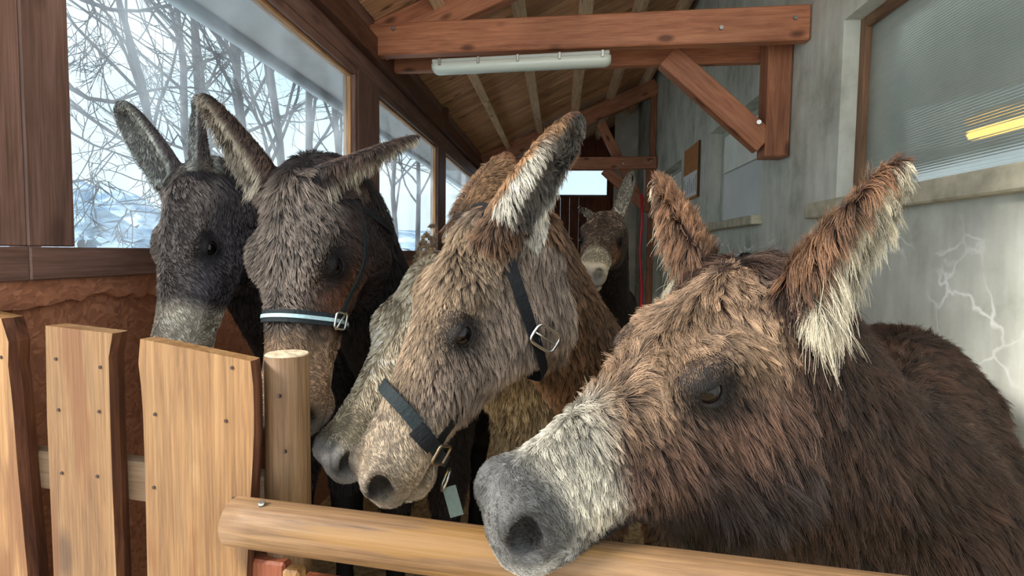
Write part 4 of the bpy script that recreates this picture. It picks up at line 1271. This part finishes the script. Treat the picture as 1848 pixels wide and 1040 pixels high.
        for i in range(g): kd.insert(R[i], i)
        kd.balance()
        near = np.fromiter((kd.find(r)[1] for r in R), int, n)
        off = R - R[near]
        same = ((Nn * Nn[near]).sum(1) > .2) & (np.linalg.norm(off, axis=1) < .03) & (I == I[near])
        cl = d.get('clump', .7) * same * np.clip(l / .03, .35, 1.0) * rg.uniform(.55, 1.1, n) * np.clip(rg.normal(.95, .2, g), .3, 1.1)[near]
        t = np.linspace(0, 1, K)
        for k in range(1, K):
            s_ = (cl * t[k] ** .8)[:, None]
            gl = np.clip(l / np.maximum(l[near], 1e-4), .5, 1.3)[:, None]
            tgt = R[near] + (pts[near, k] - R[near]) * gl + off * (.35 * (1 - t[k]) + .10)
            pts[:, k] = pts[:, k] * (1 - s_) + tgt * s_
        cm = np.clip(rg.normal(1, .26, (g, 1)), .45, 1.7)
        root *= cm[near] * d.get('rootk', .7); tip *= cm[near]  # roots darkened further, shade between locks put into the hair colour
        cu = bpy.data.hair_curves.new('coat')
        cu.add_curves([K] * n)
        cu.attributes['position'].data.foreach_set('vector', pts.astype(np.float32).ravel())
        ra = cu.attributes.get('radius') or cu.attributes.new('radius', 'FLOAT', 'POINT')
        r0 = d.get('rad', .00050)
        prof = np.interp(t, [0, .6, 1], [1, .85, .25])
        rr_ = (np.where(l > .05, 1.1, 1.0)[:, None] * r0 * prof[None]).astype(np.float32)
        ra.data.foreach_set('value', rr_.ravel())
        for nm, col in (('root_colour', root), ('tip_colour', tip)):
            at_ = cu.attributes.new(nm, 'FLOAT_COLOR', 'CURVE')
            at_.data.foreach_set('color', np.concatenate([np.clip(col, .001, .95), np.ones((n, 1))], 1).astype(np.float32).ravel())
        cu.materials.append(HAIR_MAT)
        o = bpy.data.objects.new('coat', cu); o['kind'] = 'stuff'
        link(o, self.root); place(o, Matrix.Identity(4), self.root)
# ------------------------------------------------------------------ the six donkeys
PAL_E = dict(lip=(196, 194, 186), jaw=(34, 25, 21), coat=(58, 42, 36), tip=(112, 84, 68), fore=(92, 70, 55), fore_tip=(168, 138, 110), neck=(40, 28, 22), neck_tip=(74, 52, 39),
             muzzle=(214, 206, 186), nose=(108, 107, 104), ring=(32, 27, 25), ear_back=(70, 46, 34), ear_back_tip=(146, 108, 80), ear_tip=(82, 54, 40),
             ear_base=(60, 36, 26), ear_in=(150, 138, 116), ear_in_tip=(226, 214, 186), muz_x=.675, muz_tilt=.55, nose_x=.81)
PAL_C = dict(rim=(222, 214, 196), coat=(96, 80, 70), tip=(166, 146, 128), fore=(124, 102, 82), fore_tip=(184, 158, 128), neck=(86, 62, 46), neck_tip=(138, 104, 76),
             muzzle=(230, 206, 176), nose=(186, 172, 154), ring=(36, 33, 33), ear_back=(130, 94, 66), ear_back_tip=(182, 142, 104), ear_tip=(120, 72, 50),
             ear_base=(120, 92, 66), ear_in=(64, 58, 54), ear_in_tip=(120, 112, 102), muz_x=.66, nose_x=.93)
PAL_K = dict(coat=(170, 150, 120), tip=(236, 220, 190), fore=(190, 168, 136), fore_tip=(240, 226, 198), neck=(140, 120, 94), neck_tip=(196, 176, 142),
             muzzle=(206, 190, 158), nose=(150, 148, 144), ring=(70, 60, 54), ear_back=(130, 108, 86), ear_back_tip=(170, 146, 116), ear_tip=(120, 98, 78),
             ear_base=(140, 118, 92), ear_in=(130, 118, 100), ear_in_tip=(190, 176, 150), muz_x=.75, nose_x=.90)
PAL_B = dict(coat=(42, 33, 31), tip=(70, 56, 52), fore=(62, 52, 47), fore_tip=(172, 156, 142), neck=(34, 28, 28), neck_tip=(58, 50, 48), cheek=(134, 86, 56),
             muzzle=(220, 180, 142), nose=(170, 160, 148), ring=(30, 26, 28), ear_back=(66, 52, 48), ear_back_tip=(112, 90, 78), ear_tip=(56, 44, 40),
             ear_base=(58, 48, 46), ear_in=(130, 118, 106), ear_in_tip=(206, 194, 174), muz_x=.61, nose_x=.92)
PAL_A = dict(coat=(60, 54, 58), tip=(96, 88, 90), fore=(98, 88, 84), fore_tip=(160, 148, 138), neck=(44, 40, 44), neck_tip=(70, 64, 68),
             muzzle=(238, 224, 200), nose=(190, 186, 170), ring=(30, 27, 30), ear_back=(70, 62, 66), ear_back_tip=(104, 94, 92), ear_tip=(86, 80, 66),
             ear_base=(100, 94, 84), ear_in=(138, 140, 138), ear_in_tip=(188, 190, 182), muz_x=.62, nose_x=.90)
PAL_D = dict(coat=(66, 50, 42), tip=(100, 78, 64), fore=(110, 92, 76), fore_tip=(150, 130, 108), neck=(46, 36, 32), neck_tip=(70, 56, 48), cheek=(150, 104, 70),
             muzzle=(208, 190, 160), nose=(120, 110, 102), ring=(20, 17, 17), ear_back=(92, 74, 60), ear_back_tip=(130, 106, 86), ear_tip=(40, 34, 32),
             ear_base=(120, 100, 80), ear_in=(150, 140, 124), ear_in_tip=(210, 200, 180), muz_x=.66, nose_x=.97)
donkeys = {}
def P3(x, y, Y): return at(x, y, Y)

def E_len(R, F, q):
    m = np.ones(len(R))
    k = (F['eid'] == 0) & (F['et'] < .45)               # long pale feathering at the root of the near ear
    m[k & (F['inner'] > 0)] = 1.25
    return m
donkeys['E'] = Donkey(dict(label='shaggy dark brown donkey with white-grey muzzle resting on the log rail at the right',
    jawlen=1, L=.60, throat=(.27, 0, -.36), eye=(.005, .06), poll=P3(1326, 548, 1.04), nose=P3(852, 894, .85), roll=.18, deep=1.32, wide=1.08, es=.14, drop=.0,
    ears=[(1, P3(1648, 298, .93), (.35, -.75, -.75), .17, -.05), (-1, P3(1188, 322, 1.20), (-.8, .5, .0), .19, 0.0)],
    withers=(.72, 1.32, 1.13), hip=(1.07, 1.92, 1.20), bw=1.0, neck=1.5, h=.0058, pal=PAL_E, n=240000, seed=3, K=7,
    len=dict(poll=.028, fore=.05, bridge=.042, muzzle=.018, cheek=.095, neck=.06, ear=.035, ear_in=.085, rim=.05),
    lenmod=E_len, comb=dict(down=.8, back=.45, side=.25, lift=.34, wob=.35, ear_down=.1, ear_lift=.4), curl=.30, per=22, clump=.92, rad=.00037))
donkeys['C'] = Donkey(dict(label='grey-brown shaggy donkey in a black halter, head lowered over the log rail in the middle',
    L=.62, eye=(.03, .04), poll=P3(852, 442, 1.22), nose=P3(618, 868, 1.12), roll=.20, wide=1.0, es=.16, drop=.0,
    ears=[(1, P3(1050, 210, 1.22), (.85, -.5, -.1), .20, 0.0), (-1, P3(922, 278, 1.40), (-.2, .9, .0), .17, 0.0)],
    withers=(.27, 1.95, 1.0), hip=(.36, 2.66, 1.06), bw=.76, neck=.84, h=.006, pal=PAL_C, n=190000, seed=4, K=6,
    len=dict(poll=.032, fore=.030, bridge=.026, muzzle=.012, cheek=.044, neck=.03, ear=.016, ear_in=.035, rim=.022),
    comb=dict(down=.9, back=.1, side=.2, lift=.36, wob=.36), per=15, clump=.86, rad=.00036))
donkeys['K'] = Donkey(dict(label='cream-faced donkey half hidden behind the donkey in the black halter',
    L=.58, poll=P3(800, 450, 1.58), nose=P3(556, 825, 1.30), roll=.1,
    ears=[(1, P3(880, 420, 1.50), (.8, -.5, 0), .165, 0), (-1, P3(782, 402, 1.62), (-.2, .9, 0), .17, 0)],
    withers=(-.05, 2.12, 1.08), hip=(-.05, 2.85, 1.08), bw=.78, h=.007, dim=1.0, pal=PAL_K, n=60000, seed=5, K=6,
    len=dict(poll=.024, fore=.022, bridge=.02, muzzle=.013, cheek=.03, neck=.03, ear=.014, ear_in=.03), clump=.7, rad=.00045,
    comb=dict(down=.7, back=.3, side=.2, lift=.3)))
donkeys['B'] = Donkey(dict(label='dark donkey in a pale blue striped noseband, ears spread, behind the round post',
    L=.63, poll=P3(524, 308, 1.42), nose=P3(462, 780, 1.26), wide=1.1, up=(-.45, -1, .1), es=.115,
    ears=[(1, P3(757, 247, 1.46), (.2, .0, -.98), .165, 0), (-1, P3(360, 170, 1.36), (-.6, -.8, -.1), .21, 0)],
    withers=(-.50, 2.08, 1.13), hip=(-.50, 2.82, 1.12), bw=.8, h=.0065, pal=PAL_B, n=100000, seed=6, K=6,
    len=dict(poll=.045, fore=.03, bridge=.02, muzzle=.008, cheek=.012, neck=.03, ear=.014, ear_in=.045, rim=.022), clump=.7, rad=.00042,
    comb=dict(down=.5, back=.1, side=.7, lift=.26)))
donkeys['A'] = Donkey(dict(label='dark grey donkey with cream muzzle under the big window, leftmost of the herd',
    L=.58, poll=P3(330, 318, 1.56), nose=P3(246, 690, 1.38), up=(-.6, -1, .1), es=.11,
    ears=[(1, P3(352, 172, 1.60), (-.6, -.8, 0), .17, 0), (-1, P3(212, 182, 1.52), (-.25, -1, -.1), .22, 0)],
    withers=(-.93, 2.2, 1.14), hip=(-.97, 2.9, 1.12), bw=.75, h=.007, dim=.8, pal=PAL_A, n=80000, seed=7, K=6,
    len=dict(poll=.024, fore=.02, bridge=.017, muzzle=.01, cheek=.012, neck=.02, ear=.01, ear_in=.018), clump=.65, rad=.00045,
    comb=dict(down=.6, back=.1, side=.6, lift=.26)))
donkeys['D'] = Donkey(dict(label='brown donkey facing the aisle from the back of the stable, pale muzzle raised',
    nos=(.985, .072), L=.56, poll=P3(1092, 392, 3.05), nose=P3(1064, 474, 2.60), up=(0, -.2, 1),
    ears=[(1, P3(1142, 308, 3.08), (-.1, -1, 0), .16, 0), (-1, P3(1042, 372, 2.98), (-.3, -1, -.3), .16, 0)],
    withers=(.30, 3.75, 1.27), hip=(.34, 4.45, 1.25), bw=.8, h=.008, dim=1.0, pal=PAL_D, n=25000, seed=8, K=5,
    len=dict(poll=.016, fore=.012, bridge=.01, muzzle=.007, cheek=.01, neck=.016, ear=.01, ear_in=.015), clump=.6, rad=.0006,
    comb=dict(down=.7, back=.3, side=.3, lift=.2)))
# ================================================================== HALTERS
WEB_BLACK = plain('black_webbing', (18, 19, 21), 0.75, spec=.15, noise=0.15, nscale=120, bump=0.3)
WEB_DARK = plain('dark_green_webbing', (26, 33, 35), 0.75, spec=.2, noise=0.15, nscale=120, bump=0.3)
WEB_BLUE = plain('pale_blue_webbing', (150, 178, 180), 0.7, noise=0.1, nscale=150)
WEB_GREY = plain('grey_webbing', (92, 106, 98), 0.7, noise=0.1, nscale=120)
BRONZE = plain('tarnished_ring', (120, 104, 84), 0.35, 0.9)
NICKEL = plain('nickel_buckle', (176, 174, 166), 0.3, 1.0)
def on_head(dk, x, phi, off, zc=-.13):
    """point of the head's skin at station x, direction phi (0 left side, 90 the forehead side), lifted off it"""
    cy, sz = math.cos(phi), math.sin(phi)
    lo, hi = 0.0, 0.5
    for _ in range(24):
        m = (lo + hi) / 2
        v = float(head_full(np.array([x]), np.array([m * cy]), np.array([zc + m * sz]))[0])
        if v > off / dk.L: hi = m
        else: lo = m
    return np.array((x, lo * cy, zc + lo * sz))
def strap(name, dk, path, width, th, mat, parent, off, cyclic=False):
    """webbing along path = [(x, phi)], lying on the head"""
    inn = [dk.W(on_head(dk, x, p, off)) for x, p in path]; out = [dk.W(on_head(dk, x, p, off + th)) for x, p in path]
    n = len(path); vs, fs = [], []
    for i in range(n):
        a = inn[(i - 1) % n if cyclic else max(i - 1, 0)]; b = inn[(i + 1) % n if cyclic else min(i + 1, n - 1)]
        t = _n(b - a); nr = _n(out[i] - inn[i]); w = _n(np.cross(t, nr)) * width / 2
        o_ = inn[i] + nr * th
        vs += [inn[i] - w, inn[i] + w, o_ + w, o_ - w]
    for i in range(n if cyclic else n - 1):
        a = i * 4; b = ((i + 1) % n) * 4
        for k in range(4): fs.append((a + k, a + (k + 1) % 4, b + (k + 1) % 4, b + k))
    if not cyclic: fs += [(0, 1, 2, 3), ((n - 1) * 4 + 3, (n - 1) * 4 + 2, (n - 1) * 4 + 1, (n - 1) * 4)]
    return mesh_obj(name, vs, fs, mat, parent, smooth=False)
def ring_at(name, c, u, v, hw, hh, r, mat, parent, rnd=.35):
    """rounded rectangular ring in the plane u, v"""
    pts = []
    for i in range(28):
        a = 2 * math.pi * i / 28
        cx, cy = math.cos(a), math.sin(a)
        pts.append(c + u * hw * math.copysign(abs(cx) ** rnd, cx) + v * hh * math.copysign(abs(cy) ** rnd, cy))
    return tube(name, pts, r, mat, parent, 8, cyclic=True)
R_ = math.radians
def arc(x0, x1, p0, p1, n=22): return [(x0 + (x1 - x0) * i / (n - 1), R_(p0 + (p1 - p0) * i / (n - 1))) for i in range(n)]
def loop(xd, xv, n=48):
    return [(xd + (xv - xd) * (1 - math.sin(2 * math.pi * i / n)) / 2, 2 * math.pi * i / n) for i in range(n)]

c_ = donkeys['C']
ha = empty('halter', tuple(c_.W((.6, 0, -.1))), label='black webbing halter with bronze ring and oval buckle on the grey-brown donkey', cat='halter', group='halters worn by the donkeys')
o1 = .013
strap('noseband', c_, loop(.66, .80), .027, .003, WEB_DARK, ha, o1, True)
strap('keeper', c_, arc(.715, .745, 22, -8, 8), .033, .004, WEB_BLACK, ha, o1 + .003)
strap('crown_strap', c_, loop(-.02, .40), .026, .003, WEB_BLACK, ha, .026, True)
strap('cheek_strap', c_, [(.76 - .58 * i / 20, R_(-24 - 10 * math.sin(i / 20 * 3.14))) for i in range(21)], .022, .003, WEB_BLACK, ha, .006)
def frame_on(dk, x, phi, off, dx=.02, dp=.12):
    c = dk.W(on_head(dk, x, phi, off)); u = _n(dk.W(on_head(dk, x + dx, phi, off)) - c); v = dk.W(on_head(dk, x, phi + dp, off)) - c
    v = _n(v - v.dot(u) * u); return c, u, v
c0, u, v = frame_on(c_, .76, R_(-24), o1 + .012)
ring_at('square_ring', c0, u, v, .020, .020, .0032, BRONZE, ha, .3)
c0, u, v = frame_on(c_, .27, R_(-32), .034)
bk = ring_at('buckle', c0, u, v, .021, .034, .0032, NICKEL, ha, .45)
tube('buckle_pin', [c0 - v * .034, c0 + v * .034 + _n(np.cross(u, v)) * .002], .002, NICKEL, bk)
c0, u, v = frame_on(c_, .86, R_(-78), .02)
ring_at('lower_ring', c0, u, v, .024, .016, .003, NICKEL, ha, .9)
lw0 = c_.W(on_head(c_, .875, R_(-76), .03))
beam('lead_end', lw0, lw0 + np.array((.02, -.01, -.06)), .03, .003, WEB_GREY, ha, up=(0, -1, 0), bev=0)

b_ = donkeys['B']
hb = empty('halter', tuple(b_.W((.55, 0, -.1))), label='dark halter with pale blue striped noseband and silver ring on the dark donkey', cat='halter', group='halters worn by the donkeys')
strap('noseband', b_, loop(.56, .56), .030, .003, WEB_DARK, hb, .007, True)
strap('stripe', b_, loop(.56, .56), .009, .001, WEB_BLUE, hb, .0102, True)
strap('cheek_strap', b_, [(.56 - .41 * i / 16, R_(-12 - 8 * math.sin(i / 16 * 3.14))) for i in range(17)], .014, .003, WEB_DARK, hb, .006)
strap('crown_strap', b_, loop(.03, .15), .018, .003, WEB_BLACK, hb, .016, True)
c0, u, v = frame_on(b_, .56, R_(-6), .014)
rg_ = ring_at('square_ring', c0, u, v, .020, .018, .003, NICKEL, hb, .35)
tube('cross_bar', [c0 - u * .024 - v * .012, c0 + u * .024 + v * .012], .003, NICKEL, rg_)
